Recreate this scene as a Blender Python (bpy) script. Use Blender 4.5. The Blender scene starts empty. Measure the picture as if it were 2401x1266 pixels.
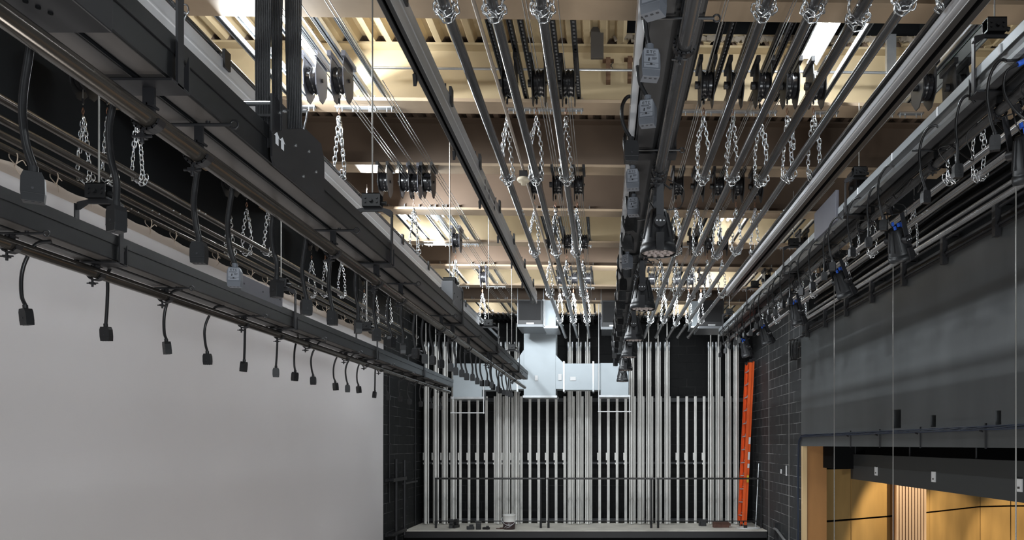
import bpy, math, random
from mathutils import Vector, Matrix
random.seed(7)
R = math.radians
F = 1750.0            # focal length in pixels of the 2401 px frame
VX, VY = 1418.0, 1042.0
ZC = 8.0              # camera height above the stage floor

# ------------------------------------------------------------------ camera, world, exposure
scn = bpy.context.scene
cam_d = bpy.data.cameras.new('camera'); cam = bpy.data.objects.new('camera', cam_d)
scn.collection.objects.link(cam); scn.camera = cam
cam.location = (0, 0, ZC); cam.rotation_euler = (R(90), 0, 0)
cam_d.sensor_width = 36; cam_d.lens = 36 * F / 2401
cam_d.shift_x = (1200.5 - VX) / 2401; cam_d.shift_y = (VY - 633) / 2401
cam_d.clip_start = 0.05; cam_d.clip_end = 200
w = bpy.data.worlds.new('world'); scn.world = w; w.use_nodes = True
w.node_tree.nodes['Background'].inputs[0].default_value = (0.86, 0.93, 1.0, 1)
w.node_tree.nodes['Background'].inputs[1].default_value = 0.06
scn.view_settings.view_transform = 'Standard'; scn.view_settings.look = 'None'
scn.view_settings.gamma = 1; scn.view_settings.use_curve_mapping = False
scn.view_settings.exposure = 0.62

def area(name, loc, rot, sx, sy, power, color):
    d = bpy.data.lights.new(name, 'AREA'); d.shape = 'RECTANGLE'; d.size = sx; d.size_y = sy
    d.energy = power; d.color = color
    o = bpy.data.objects.new(name, d); scn.collection.objects.link(o)
    o.location = loc; o.rotation_euler = rot
    return o
def spot(name, loc, target, power, color, angle, blend=0.5, radius=0.05):
    d = bpy.data.lights.new(name, 'SPOT'); d.energy = power; d.color = color
    d.spot_size = R(angle); d.spot_blend = blend; d.shadow_soft_size = radius
    o = bpy.data.objects.new(name, d); scn.collection.objects.link(o)
    o.location = loc
    o.rotation_euler = (Vector(target) - Vector(loc)).to_track_quat('-Z', 'Y').to_euler()
    return o
def bulb(loc, power):
    d = bpy.data.lights.new('strip_light_glow', 'POINT'); d.energy = power; d.color = COOL; d.shadow_soft_size = .06
    o = bpy.data.objects.new('strip_light_glow', d); scn.collection.objects.link(o); o.location = loc
COOL = (0.90, 0.96, 1.0)
# added unseen fill: one washes the screen from behind the camera, two imitate stage bounce
area('stage_fill', (2.4, -2.0, ZC - 1.2), (R(86), 0, R(30)), 1.2, 0.5, 165, COOL)
area('stage_fill', (0.4, 1.5, ZC - 6.5), (R(180), 0, 0), 2.6, 1.2, 125, (1.0, 0.955, 0.90))
area('stage_fill', (0.2, 9.0, ZC - 6.5), (R(180), 0, 0), 2.6, 1.2, 125, (1.0, 0.955, 0.90))
o = area('gallery_fill', (-.3, 12.2, ZC + 2.7), (R(52), 0, 0), 4.0, .25, 85, COOL)  # added fill that brightens the dim gallery and back wall
# added unhoused lamps high at left, raking pipe shadows onto the right wall
for yy, pw in ((5.92, 85), (8.85, 80), (11.9, 70)):
    o = area('side_fill', (-2.75, yy, ZC + 2.93), (0, 0, 0), .08, 1.05, pw, COOL)
    o.rotation_euler = Vector((6.4, 0, -2.0)).to_track_quat('-Z', 'Y').to_euler()
    zx = o.rotation_euler.to_matrix() @ Vector((0, 1, 0))
    if abs(zx.y) < .7: o.data.size, o.data.size_y = 1.05, .08
# auditorium house lights washing the wooden wall
WARM = (1.0, 0.83, 0.58)
for sx, sy in ((5.9, 12.6), (7.6, 13.4), (9.6, 14.4)):
    spot('house_spot', (sx, sy, ZC + 0.9), (sx + 0.35, sy + 2.4, ZC - 3.6), 290, WARM, 62, 0.35)

# ------------------------------------------------------------------ materials
MATS = {}
def mat(name, col, rough=0.5, metal=0.0, noise=0.0, nscale=8.0, bump=0.0, spec=0.5, emit=0.0, stretch=None, col2=None):
    if name in MATS: return MATS[name]
    m = bpy.data.materials.new(name); m.use_nodes = True
    nt = m.node_tree; b = nt.nodes['Principled BSDF']
    b.inputs['Base Color'].default_value = (*col, 1); b.inputs['Roughness'].default_value = rough
    b.inputs['Metallic'].default_value = metal; b.inputs['Specular IOR Level'].default_value = spec
    if emit:
        b.inputs['Emission Color'].default_value = (*col, 1); b.inputs['Emission Strength'].default_value = emit
    if noise or bump or col2:
        tc = nt.nodes.new('ShaderNodeTexCoord'); n = nt.nodes.new('ShaderNodeTexNoise')
        n.inputs['Scale'].default_value = nscale; n.inputs['Detail'].default_value = 5
        src = tc.outputs['Object']
        if stretch:
            mp = nt.nodes.new('ShaderNodeMapping'); mp.inputs['Scale'].default_value = stretch
            nt.links.new(src, mp.inputs[0]); src = mp.outputs[0]
        nt.links.new(src, n.inputs['Vector'])
        cr = nt.nodes.new('ShaderNodeValToRGB'); cr.color_ramp.elements[0].position = 0.3; cr.color_ramp.elements[1].position = 0.7
        a = col2 if col2 else tuple(c * (1 - noise) for c in col)
        bb = col if col2 else tuple(min(1, c * (1 + noise)) for c in col)
        cr.color_ramp.elements[0].color = (*a, 1); cr.color_ramp.elements[1].color = (*bb, 1)
        nt.links.new(n.outputs['Fac'], cr.inputs[0]); nt.links.new(cr.outputs[0], b.inputs['Base Color'])
        if bump:
            bp = nt.nodes.new('ShaderNodeBump'); bp.inputs['Strength'].default_value = bump; bp.inputs['Distance'].default_value = 0.01
            nt.links.new(n.outputs['Fac'], bp.inputs['Height']); nt.links.new(bp.outputs[0], b.inputs['Normal'])
    MATS[name] = m
    return m
def block_mat(name, col, mortar, along='Y'):
    m = bpy.data.materials.new(name); m.use_nodes = True
    nt = m.node_tree; b = nt.nodes['Principled BSDF']; b.inputs['Roughness'].default_value = 0.6; b.inputs['Specular IOR Level'].default_value = 0.2
    g = nt.nodes.new('ShaderNodeNewGeometry'); sp = nt.nodes.new('ShaderNodeSeparateXYZ'); cb = nt.nodes.new('ShaderNodeCombineXYZ')
    nt.links.new(g.outputs['Position'], sp.inputs[0])
    nt.links.new(sp.outputs[1 if along == 'Y' else 0], cb.inputs[0]); nt.links.new(sp.outputs[2], cb.inputs[1])
    br = nt.nodes.new('ShaderNodeTexBrick'); br.inputs['Scale'].default_value = 1
    br.inputs['Brick Width'].default_value = 0.4; br.inputs['Row Height'].default_value = 0.2
    br.inputs['Mortar Size'].default_value = 0.006; br.inputs['Mortar Smooth'].default_value = 0.3
    br.inputs['Color1'].default_value = (*col, 1); br.inputs['Color2'].default_value = (*[c * 1.25 for c in col], 1)
    br.inputs['Mortar'].default_value = (*mortar, 1)
    nt.links.new(cb.outputs[0], br.inputs['Vector'])
    # the joints catch worn light paint only here and there
    n = nt.nodes.new('ShaderNodeTexNoise'); n.inputs['Scale'].default_value = 1.6; n.inputs['Detail'].default_value = 4
    nt.links.new(g.outputs['Position'], n.inputs['Vector'])
    cr = nt.nodes.new('ShaderNodeValToRGB'); cr.color_ramp.elements[0].position = 0.42; cr.color_ramp.elements[1].position = 0.6
    nt.links.new(n.outputs['Fac'], cr.inputs[0])
    mu = nt.nodes.new('ShaderNodeMath'); mu.operation = 'MULTIPLY'
    nt.links.new(cr.outputs[0], mu.inputs[0]); nt.links.new(br.outputs['Fac'], mu.inputs[1])
    mx = nt.nodes.new('ShaderNodeMixRGB'); mx.inputs[1].default_value = (*col, 1); mx.inputs[2].default_value = (*mortar, 1)
    nt.links.new(mu.outputs[0], mx.inputs[0]); nt.links.new(mx.outputs[0], b.inputs['Base Color'])
    bp = nt.nodes.new('ShaderNodeBump'); bp.invert = True; bp.inputs['Strength'].default_value = 0.6; bp.inputs['Distance'].default_value = 0.01
    nt.links.new(br.outputs['Fac'], bp.inputs['Height']); nt.links.new(bp.outputs[0], b.inputs['Normal'])
    return m
BLACK = mat('black_paint', (0.017, 0.017, 0.019), 0.42)
BLACKG = mat('black_gloss', (0.014, 0.014, 0.016), 0.25)
RACE = mat('raceway_paint', (0.011, 0.0115, 0.0125), 0.38, noise=0.12, nscale=3)
RACE2 = mat('raceway_lip', (0.075, 0.068, 0.064), 0.4, noise=0.1, nscale=3)
PIPE = mat('steel_pipe', (0.11, 0.11, 0.113), 0.19, 0.55, noise=0.25, nscale=5, stretch=(6, .6, 6))
PIPEB = mat('blackened_pipe', (0.10, 0.09, 0.08), 0.18, 0.7, noise=0.3, nscale=5, stretch=(6, .6, 6))
PIPEW = mat('bright_steel_pipe', (0.50, 0.50, 0.51), 0.26, 0.8, noise=0.25, nscale=5, stretch=(6, .6, 6))
CHAIN = mat('zinc_chain', (0.72, 0.74, 0.76), 0.22, 0.95)
GALV = mat('galvanised', (0.58, 0.60, 0.62), 0.32, 0.85, noise=0.12, nscale=10)
ALU = mat('aluminium', (0.62, 0.64, 0.67), 0.25, 0.35, noise=0.12, nscale=4, stretch=(5, .4, 5))
GUIDE = mat('guide_aluminium', (0.80, 0.795, 0.77), 0.4, 0.1, noise=0.1, nscale=3)
WIRE = mat('wire_rope', (0.36, 0.35, 0.33), 0.4, 0.6)
COPPER = mat('copper_sleeve', (0.33, 0.17, 0.11), 0.35, 0.8)
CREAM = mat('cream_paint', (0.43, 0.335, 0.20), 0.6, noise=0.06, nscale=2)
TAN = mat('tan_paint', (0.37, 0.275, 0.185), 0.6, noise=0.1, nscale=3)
CREAM_SHADED = mat('cream_in_shade', (0.135, 0.092, 0.063), 0.65, noise=0.1, nscale=2)  # cream paint darkened to carry the shade of the unlit bays
RUBBER = mat('rubber_cable', (0.013, 0.013, 0.014), 0.35)
CONN = mat('connector_plastic', (0.012, 0.0125, 0.014), 0.45)
CONNL = mat('connector_grey', (0.12, 0.13, 0.15), 0.5)
LABELM = mat('paper_label', (0.75, 0.77, 0.8), 0.6)
PRINT = mat('print_ink', (0.03, 0.03, 0.035), 0.6)
CLOTH = mat('cyc_cloth', (0.56, 0.54, 0.54), 0.85, noise=0.02, nscale=.8, bump=0.05)
WEB = mat('cyc_webbing', (0.47, 0.40, 0.34), 0.85)
ROPE = mat('tie_rope', (0.55, 0.45, 0.36), 0.8)
DUCT = mat('duct_sheet', (0.38, 0.425, 0.455), 0.42, 0.3, noise=0.06, nscale=2)
WALLB = mat('black_wall_paint', (0.005, 0.0055, 0.006), 0.85, spec=0.12)
WALLG = mat('smooth_wall_paint', (0.080, 0.086, 0.089), 0.42, noise=0.18, nscale=1.2, stretch=(1, 1.6, .35))
FLOORM = mat('stage_floor', (0.02, 0.02, 0.02), 0.5)
CONC = mat('gallery_concrete', (0.68, 0.65, 0.58), 0.8, noise=0.15, nscale=3)
ORANGE = mat('ladder_orange', (0.86, 0.12, 0.02), 0.4)
BLUE = mat('blue_plug', (0.03, 0.12, 0.62), 0.4)
BLUEC = mat('blue_cable', (0.018, 0.028, 0.055), 0.45)
WOOD = mat('birch_panel', (0.60, 0.37, 0.13), 0.45, noise=0.14, nscale=3, stretch=(1, 1, .25))
WOODL = mat('light_maple', (0.72, 0.52, 0.28), 0.45, noise=0.08, nscale=4, stretch=(3, 3, .2))
WOODO = mat('orange_veneer', (0.42, 0.20, 0.065), 0.45, noise=0.15, nscale=3, stretch=(1, 1, .25))
SLAT = mat('slat_wood', (0.70, 0.50, 0.34), 0.5)
TUBE = mat('fluorescent_tube', (0.93, 0.97, 1.0), 0.5, emit=10)
WHITE = mat('white_enamel', (0.75, 0.76, 0.77), 0.4)
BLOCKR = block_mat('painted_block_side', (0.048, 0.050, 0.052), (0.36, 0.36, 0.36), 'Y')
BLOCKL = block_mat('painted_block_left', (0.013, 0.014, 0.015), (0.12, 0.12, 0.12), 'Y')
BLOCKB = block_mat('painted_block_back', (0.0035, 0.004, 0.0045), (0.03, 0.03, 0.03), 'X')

# ------------------------------------------------------------------ mesh helpers (z is measured from eye level unless a parent is given)
col = scn.collection
class MB:
    def __init__(s): s.v = []; s.f = []; s.m = []; s.s = []
    def add(s, vs, fs, mi=0, sm=False):
        o = len(s.v); s.v += [tuple(v) for v in vs]
        for f in fs: s.f.append([i + o for i in f]); s.m.append(mi); s.s.append(sm)
        return s
    def box(s, x0, x1, y0, y1, z0, z1, mi=0):
        if x0 > x1: x0, x1 = x1, x0
        if y0 > y1: y0, y1 = y1, y0
        if z0 > z1: z0, z1 = z1, z0
        vs = [(x0,y0,z0),(x1,y0,z0),(x1,y1,z0),(x0,y1,z0),(x0,y0,z1),(x1,y0,z1),(x1,y1,z1),(x0,y1,z1)]
        return s.add(vs, [(0,3,2,1),(4,5,6,7),(0,1,5,4),(1,2,6,5),(2,3,7,6),(3,0,4,7)], mi)
    def obox(s, c, sz, rot=None, mi=0):
        hx, hy, hz = sz[0]/2, sz[1]/2, sz[2]/2; M = rot if rot else Matrix.Identity(3); c = Vector(c)
        vs = [c + M @ Vector(p) for p in [(-hx,-hy,-hz),(hx,-hy,-hz),(hx,hy,-hz),(-hx,hy,-hz),(-hx,-hy,hz),(hx,-hy,hz),(hx,hy,hz),(-hx,hy,hz)]]
        return s.add(vs, [(0,3,2,1),(4,5,6,7),(0,1,5,4),(1,2,6,5),(2,3,7,6),(3,0,4,7)], mi)
    def prism(s, poly, axis, a, b, mi=0):
        n = len(poly)
        def P(p, t):
            return {'x': (t, p[0], p[1]), 'y': (p[0], t, p[1]), 'z': (p[0], p[1], t)}[axis]
        vs = [P(p, a) for p in poly] + [P(p, b) for p in poly]
        fs = [tuple(range(n))[::-1], tuple(range(n, 2*n))] + [(i, (i+1) % n, n + (i+1) % n, n + i) for i in range(n)]
        return s.add(vs, fs, mi)
    def tube(s, pts, r, seg=8, mi=0, caps=True, closed=False):
        pts = [Vector(p) for p in pts]; n = len(pts); rings = []
        t0 = (pts[1] - pts[0]).normalized(); up = Vector((0,0,1)) if abs(t0.z) < .9 else Vector((1,0,0))
        nrm = t0.cross(up).normalized(); prev = t0
        for i in range(n):
            if closed: t = (pts[(i+1) % n] - pts[i-1]).normalized()
            elif i == 0: t = t0
            elif i == n-1: t = (pts[-1] - pts[-2]).normalized()
            else: t = (pts[i+1] - pts[i-1]).normalized()
            q = prev.rotation_difference(t); nrm = q @ nrm; nrm = (nrm - t * nrm.dot(t)).normalized(); prev = t
            bn = t.cross(nrm); rr = r[i] if isinstance(r, (list, tuple)) else r
            rings.append([pts[i] + (nrm * math.cos(2*math.pi*k/seg) + bn * math.sin(2*math.pi*k/seg)) * rr for k in range(seg)])
        vs = [v for rg in rings for v in rg]; fs = []
        for i in range(n if closed else n-1):
            j = (i+1) % n
            for k in range(seg): fs.append((i*seg+k, i*seg+(k+1) % seg, j*seg+(k+1) % seg, j*seg+k))
        s.add(vs, fs, mi, True)
        if caps and not closed:
            s.add(rings[0], [tuple(range(seg))[::-1]], mi); s.add(rings[-1], [tuple(range(seg))], mi)
        return s
    def cyl(s, a, b, r, seg=12, mi=0, caps=True): return s.tube([a, b], r, seg, mi, caps)
    def lathe(s, prof, seg=24, mi=0, c=(0,0,0), M=None):
        vs = []; c = Vector(c)
        for (r, z) in prof:
            for k in range(seg):
                p = Vector((r*math.cos(2*math.pi*k/seg), r*math.sin(2*math.pi*k/seg), z))
                vs.append(c + (M @ p if M else p))
        fs = []
        for i in range(len(prof)-1):
            for k in range(seg): fs.append((i*seg+k, i*seg+(k+1) % seg, (i+1)*seg+(k+1) % seg, (i+1)*seg+k))
        s.add(vs, fs, mi, True); return s
    def mesh(s, name, mats, off=(0,0,0)):
        me = bpy.data.meshes.new(name)
        me.from_pydata([(v[0]-off[0], v[1]-off[1], v[2]-off[2]) for v in s.v], [], s.f)
        for m in mats: me.materials.append(m)
        me.polygons.foreach_set('material_index', s.m); me.polygons.foreach_set('use_smooth', s.s); me.update()
        return me
def bbase(s):
    xs = [v[0] for v in s.v]; ys = [v[1] for v in s.v]; zs = [v[2] for v in s.v]
    return ((min(xs)+max(xs))/2, (min(ys)+max(ys))/2, min(zs))
def obj(name, mb, mats, parent=None, label=None, bevel=0):
    if not isinstance(mats, (list, tuple)): mats = [mats]
    if parent is None:
        b = bbase(mb); o = bpy.data.objects.new(name, mb.mesh(name, mats, b)); o.location = (b[0], b[1], b[2] + ZC)
    else:
        o = bpy.data.objects.new(name, mb.mesh(name, mats)); o.parent = parent
    col.objects.link(o)
    if label: o['label'] = label
    if bevel:
        md = o.modifiers.new('bevel', 'BEVEL'); md.width = bevel; md.segments = 2; md.limit_method = 'ANGLE'
    return o
def tag(o, label, cat, group=None):
    o['label'] = label; o['category'] = cat
    if group: o['group'] = group
    return o
def thing(name, label, cat, loc, rot=(0,0,0), group=None):
    o = bpy.data.objects.new(name, None); col.objects.link(o); o.empty_display_size = 0.1
    o.location = (loc[0], loc[1], loc[2] + ZC); o.rotation_euler = rot
    return tag(o, label, cat, group)
def struct(name, mb, mats):
    o = obj(name, mb, mats); o['kind'] = 'structure'; return o
def dup(root, loc, label, group=None, rot=None, scale=None):
    r = root.copy(); col.objects.link(r); r.location = (loc[0], loc[1], loc[2] + ZC)
    r['label'] = label
    if group: r['group'] = group
    if rot is not None: r.rotation_euler = rot
    if scale is not None: r.scale = scale
    for ch in list(root.children):
        c = ch.copy(); col.objects.link(c); c.parent = r
        for g in list(ch.children):
            d = g.copy(); col.objects.link(d); d.parent = c
    return r
ORD = ['first','second','third','fourth','fifth','sixth','seventh','eighth','ninth','tenth','eleventh','twelfth','thirteenth','fourteenth','fifteenth','sixteenth','seventeenth','eighteenth','nineteenth','twentieth']
def nth(i):
    if i < 20: return ORD[i]
    return ('twenty-' if i < 29 else 'thirty-') + ORD[(i - 20) % 10] if i not in (29, 39) else {29: 'thirtieth', 39: 'fortieth'}[i]
def at(px, py, Y): return ((px - VX) / F * Y, Y, (VY - py) / F * Y)
def smooth(pts, n=6):
    out = []; P = [Vector(p) for p in pts]; P = [P[0]*2-P[1]] + P + [P[-1]*2-P[-2]]
    for i in range(1, len(P)-2):
        for k in range(n):
            t = k/n; a, b, c, d = P[i-1], P[i], P[i+1], P[i+2]
            out.append(.5*((2*b)+(-a+c)*t+(2*a-5*b+4*c-d)*t*t+(-a+3*b-3*c+d)*t**3))
    out.append(P[-2]); return out

WL, WR, WB = -4.45, 3.6, 18.2          # side walls and back wall
# ------------------------------------------------------------------ structure: floor, walls, ceiling
struct('floor', MB().box(-9, 14, -6, 19, -8.2, -8), FLOORM)
struct('wall_back', MB().box(-6, 5, WB, WB + .2, -8, 4.2), BLOCKB)
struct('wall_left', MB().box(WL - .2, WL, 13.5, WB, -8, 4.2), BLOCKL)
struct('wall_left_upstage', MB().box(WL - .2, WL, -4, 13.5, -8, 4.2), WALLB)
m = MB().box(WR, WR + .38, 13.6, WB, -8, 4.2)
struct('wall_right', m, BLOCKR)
SLOTS = [(9.02, 9.30, .20, .43), (8.07, 8.20, .19, .32), (6.74, 6.84, .18, .31)]
m = MB()                                    # smooth proscenium header panel with the narrow slots cut out
edges = [-3.0]
for a, b, c, d in sorted(SLOTS): edges += [a, b]
edges.append(13.6)
ss = sorted(SLOTS)
for i in range(len(edges)-1):
    y0, y1 = edges[i], edges[i+1]
    if i % 2 == 0: m.box(WR - .02, WR + .16, y0, y1, -.03, 1.97)
    else:
        sl = ss[i // 2]; m.box(WR - .02, WR + .16, y0, y1, -.03, sl[2]); m.box(WR - .02, WR + .16, y0, y1, sl[3], 1.97)
struct('wall_proscenium', m, WALLG)
struct('wall_upper_right', MB().box(WR + .12, WR + .4, -4, 13.6, 1.97, 4.2), WALLB)
struct('wall_header_back', MB().box(WR + .34, WR + .4, -3, 13.6, -.03, 1.96), WALLB)
# beams: bottom flange undersides at 3.0 above eye level, 1.52 m apart, roof falls slightly to the right
SL = -0.011
BY = [3.52 + 1.52 * k for k in range(10)]       # near edges of the flanges
def sheared(mb):
    mb.v = [(x, y, z + SL * x) for (x, y, z) in mb.v]; return mb
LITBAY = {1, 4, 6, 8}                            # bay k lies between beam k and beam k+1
BH = 0.52
for k, y in enumerate(BY):
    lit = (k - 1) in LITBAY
    t = thing('roof_beam', 'deep roof beam crossing the stage, %s from the camera, %s' % (nth(k), 'cream web' if lit else 'shade-darkened web'), 'roof beam', (0, y + .12, 3.0), group='steel roof beams')
    obj('bottom_flange', sheared(MB().box(WL, WR + .1, -.12, .12, 0, .03)), TAN, t)
    obj('web', sheared(MB().box(WL, WR + .1, -.01, .01, .03, BH - .02)), CREAM if lit else CREAM_SHADED, t)
    obj('top_flange', sheared(MB().box(WL, WR + .1, -.12, .12, BH - .02, BH)), CREAM if lit else CREAM_SHADED, t)
# corrugated deck, ribs run away from the camera; bay by bay because unlit bays get the shade-darkened cream
def deck(x0, x1, y0, y1, z):
    mb = MB(); pitch = .145; x = x0; prof = []
    while x < x1:
        prof += [(x, z + .05), (x + .04, z + .05), (x + .065, z), (x + .115, z)]
        x += pitch
    prof.append((x, z + .05)); n = len(prof)
    vs = [(p[0], y0, p[1]) for p in prof] + [(p[0], y1, p[1]) for p in prof]
    vs += [(p[0], y0, z + .08) for p in prof] + [(p[0], y1, z + .08) for p in prof]
    fs = []
    for i in range(n-1):
        fs.append((i, i+1, n+i+1, n+i)); fs.append((2*n+i, 3*n+i, 3*n+i+1, 2*n+i+1))
        fs.append((i, 2*n+i, 2*n+i+1, i+1)); fs.append((n+i, n+i+1, 3*n+i+1, 3*n+i))
    mb.add(vs, fs); return sheared(mb)
zdk = 3.0 + BH
for k in range(-1, 10):
    y0 = BY[k] if k >= 0 else 0.4; y1 = BY[k+1] if k < 9 else WB
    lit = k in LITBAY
    if k == 1:
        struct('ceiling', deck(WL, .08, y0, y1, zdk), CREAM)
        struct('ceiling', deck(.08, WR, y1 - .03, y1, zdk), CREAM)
        struct('ceiling', deck(2.75, WR, y0, y1 - .03, zdk), CREAM)
        hb = sheared(MB().box(.02, 2.8, y0 + .1, y1, zdk + .45, zdk + .5).box(.02, .08, y0, y1, zdk + .08, zdk + .45).box(2.75, 2.8, y0, y1, zdk + .08, zdk + .45).box(.02, 2.8, y1 - .04, y1, zdk + .08, zdk + .45))
        struct('ceiling', hb, WALLB)
        ins = MB()                                # ragged torn insulation edge at the roof opening
        for q in range(90):
            x = .1 + q * .03
            ins.obox((x, y1 - .05 + random.uniform(-.008, .004), zdk + .03 + random.uniform(-.010, .010)), (.045, .02, random.uniform(.03, .05)), Matrix.Rotation(random.uniform(-.5, .5), 3, 'Y'))
        o = obj('insulation_edge', sheared(ins), mat('insulation', (.25, .21, .16), .9, noise=.2, nscale=20)); tag(o, 'torn insulation along the edge of the dark roof opening', 'insulation')
        o['kind'] = 'stuff'
    else:
        struct('ceiling', deck(WL, WR, y0, y1, zdk), CREAM if lit else (CREAM_SHADED if k < 9 else WALLB))
# ------------------------------------------------------------------ fluorescent fixtures in the lit bays
fx0 = None
FIX = [(1, -2.47), (1, 1.74), (4, -2.45), (4, -2.85), (4, 1.78), (6, -2.42), (6, 1.83), (6, 2.05), (8, -2.75), (8, 1.70), (8, -.47)]
side = lambda x: 'left' if x < -1 else ('right' if x > 1 else 'centre')
for i, (k, x) in enumerate(FIX):
    yc = BY[k] + .12 + .76
    lab = 'bright tube light in the %s lit roof bay, %s' % (nth([1,4,6,8].index(k)), {(1,-2.47):'left of the stage', (1,1.74):'right of the stage', (4,-2.45):'inner of the left pair', (4,-2.85):'outer of the left pair', (4,1.78):'right of the stage', (6,-2.42):'left of the stage', (6,1.83):'inner of the right pair', (6,2.05):'outer of the right pair', (8,-2.75):'left of the stage', (8,1.70):'right of the stage', (8,-.47):'near the centre'}[(k, x)])
    if fx0 is None:
        fx0 = thing('strip_light', lab, 'strip light', (x, yc, 3.32), group='fluorescent strip lights')
        obj('housing', MB().prism([(-.12, 0), (-.075, .07), (.075, .07), (.12, 0), (.11, -.005), (.07, .055), (-.07, .055), (-.11, -.005)], 'y', -.61, .61), WHITE, fx0)
        for s in (-.045, .045): obj('tube', MB().cyl((s, -.6, .012), (s, .6, .012), .019, 12), TUBE, fx0)
        obj('hanger', MB().cyl((0, -.4, .07), (0, -.4, .2), .006, 6).cyl((0, .4, .07), (0, .4, .2), .006, 6), GALV, fx0)
        f = fx0
    else: f = dup(fx0, (x, yc, 3.32), lab)
    for q in (-.42, -.02): bulb((x, yc + q, ZC + 3.24), {1: 17, 4: 9, 6: 8, 8: 7}[k])
# more strip lights in the bays behind and above the camera
for (x, y) in ((-2.4, -2.2), (1.8, -2.2), (-2.4, 1.2), (1.8, 1.2)):
    for q in (-.35, .35): bulb((x, y + q, ZC + 3.2), 19)

# ------------------------------------------------------------------ battens, trim chains and loft blocks
PY = [3.57 + 2.28 * k for k in range(5)]
H = 2.1
def batten(x, z, y0, y1, label, material=PIPE, r=.027, group='steel pipe battens'):
    t = thing('pipe_batten', label, 'pipe batten', (x, y0, z), group=group)
    L = y1 - y0
    obj('pipe', MB().cyl((0, 0, 0), (0, L, 0), r, 20), material, t)
    obj('end_cap', MB().lathe([(r+.002, 0), (r+.002, .03), (r*.6, .042), (0, .045)], 16, 0, (0, L-.02, 0), Matrix.Rotation(R(-90), 3, 'X')), WHITE, t)
    yy = 2.9
    while yy < L:
        obj('splice_bolt', MB().cyl((-r-.008, yy, 0), (r+.008, yy, 0), .005, 6).cyl((-r-.008, yy+.1, 0), (r+.008, yy+.1, 0), .005, 6), GALV, t); yy += 3.2
    return t
def link_mesh(mb, c, L, Wd, r, M):
    pts = []
    for k in range(12):
        a = 2*math.pi*k/12; x = math.cos(a)*Wd/2; z = math.sin(a)*Wd/2 + (L/2 - Wd/2) * (1 if math.sin(a) > 0.01 else (-1 if math.sin(a) < -.01 else 0))
        pts.append(Vector(c) + M @ Vector((x, 0, z)))
    mb.tube(pts, r, 5, 0, closed=True)
def chain_along(mb, pts, L=.048, Wd=.028, r=.0045):
    P = [Vector(p) for p in pts]; seg = [(P[i+1]-P[i]).length for i in range(len(P)-1)]; tot = sum(seg); n = max(2, int(tot/(L*.80))); j = 0
    for k in range(n):
        d = (k+.5)/n*tot; i = 0
        while i < len(seg)-1 and d > seg[i]: d -= seg[i]; i += 1
        c = P[i].lerp(P[i+1], d/seg[i]); t = (P[i+1]-P[i]).normalized()
        q = Vector((0,0,1)).rotation_difference(t).to_matrix() @ Matrix.Rotation(R(90) if k % 2 else R(15), 3, 'Z')
        link_mesh(mb, c, L, Wd, r, q)
def trim_chain_proto(seed, label, loc, group):
    rnd = random.Random(seed)
    t = thing('trim_chain', label, 'chain', loc, group=group)
    top = .47
    mb = MB()
    w_ = rnd.uniform(.03, .05)
    a = [(0, 0, top), (-w_, rnd.uniform(-.02,.02), .2), (-.046, 0, .03), (-.040, 0, -.015), (0, .0, -.042), (.040, 0, -.015), (.044, .01, .03), (w_*.8, 0, .22), (0.003, 0, top)]
    chain_along(mb, a)
    chain_along(mb, [(.0, .02, top-.03), (-.03, .03, top-.12), (-.045, .03, top - .22 - rnd.uniform(0, .12))])
    chain_along(mb, [(-.04, .05, .03), (-.045, .05, -.01), (-.02, .05, -.042), (.025, .05, -.040), (.046, .05, -.0), (.04, .05, .03)])
    obj('chain', mb, CHAIN, t)
    obj('thimble', MB().tube(smooth([(0, 0, top+.07), (-.008, 0, top+.04), (0, 0, top+.015), (.008, 0, top+.04), (0, 0, top+.07)], 4), .003, 6), COPPER, t)
    obj('cable', MB().cyl((0, 0, top+.09), (0, 0, .78), .0035, 6).cyl((0,0,top+.10),(0,0,top+.14),.008,8, 1), [WIRE, BLACK], t)
    return t
GC = 'zinc trim chains holding the pipe battens'
chain_protos = []
def block_proto(loc, label, material, name='loft_block'):
    t = thing(name, label, 'pulley block', loc, group='loft block pulleys under the roof beams')
    poly = [(-.10, .0), (.10, 0), (.12, -.10), (.11, -.22), (.03, -.31), (-.03, -.31), (-.11, -.22), (-.12, -.10)]
    obj('side_plate', MB().prism(poly, 'x', -.052, -.045), material, t)
    obj('side_plate', MB().prism(poly, 'x', .045, .052), material, t)
    sh = MB().lathe([(.02, -.04), (.095, -.04), (.10, -.034), (.088, -.018), (.10, -.003), (.10, .003), (.088, .018), (.10, .034), (.095, .04), (.02, .04)], 24, 0, (0, 0, -.14), Matrix.Rotation(R(90), 3, 'Y'))
    obj('sheave', sh, BLACKG, t)
    obj('axle', MB().cyl((-.08, 0, -.14), (.065, 0, -.14), .014, 10).cyl((-.088, 0, -.14), (-.056, 0, -.14), .03, 8), BLACK, t)
    obj('mount', MB().box(-.07, -.04, -.13, .13, -.005, .035).box(.04, .07, -.13, .13, -.005, .035), material, t)
    return t
blk_dark = None; blk_grey = None
STEELD = mat('dark_block_steel', (.02, .02, .022), .45); STEELG = mat('grey_block_steel', (.11, .11, .13), .45, .3)
def place_block(x, k, desc, grey=False, z=3.0, y=None):
    global blk_dark, blk_grey
    yy = (PY[k] if y is None else y)
    lab = '%s loft block over %s, %s away' % ('pale' if grey else 'black', desc, nth(k))
    zz = z + SL*x - .036
    loc = (x + .02, yy, zz)
    if grey:
        if blk_grey is None: blk_grey = block_proto(loc, lab, STEELG)
        else: dup(blk_grey, loc, lab)
    else:
        if blk_dark is None: blk_dark = block_proto(loc, lab, STEELD)
        else: dup(blk_dark, loc, lab)
ci = 0
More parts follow.
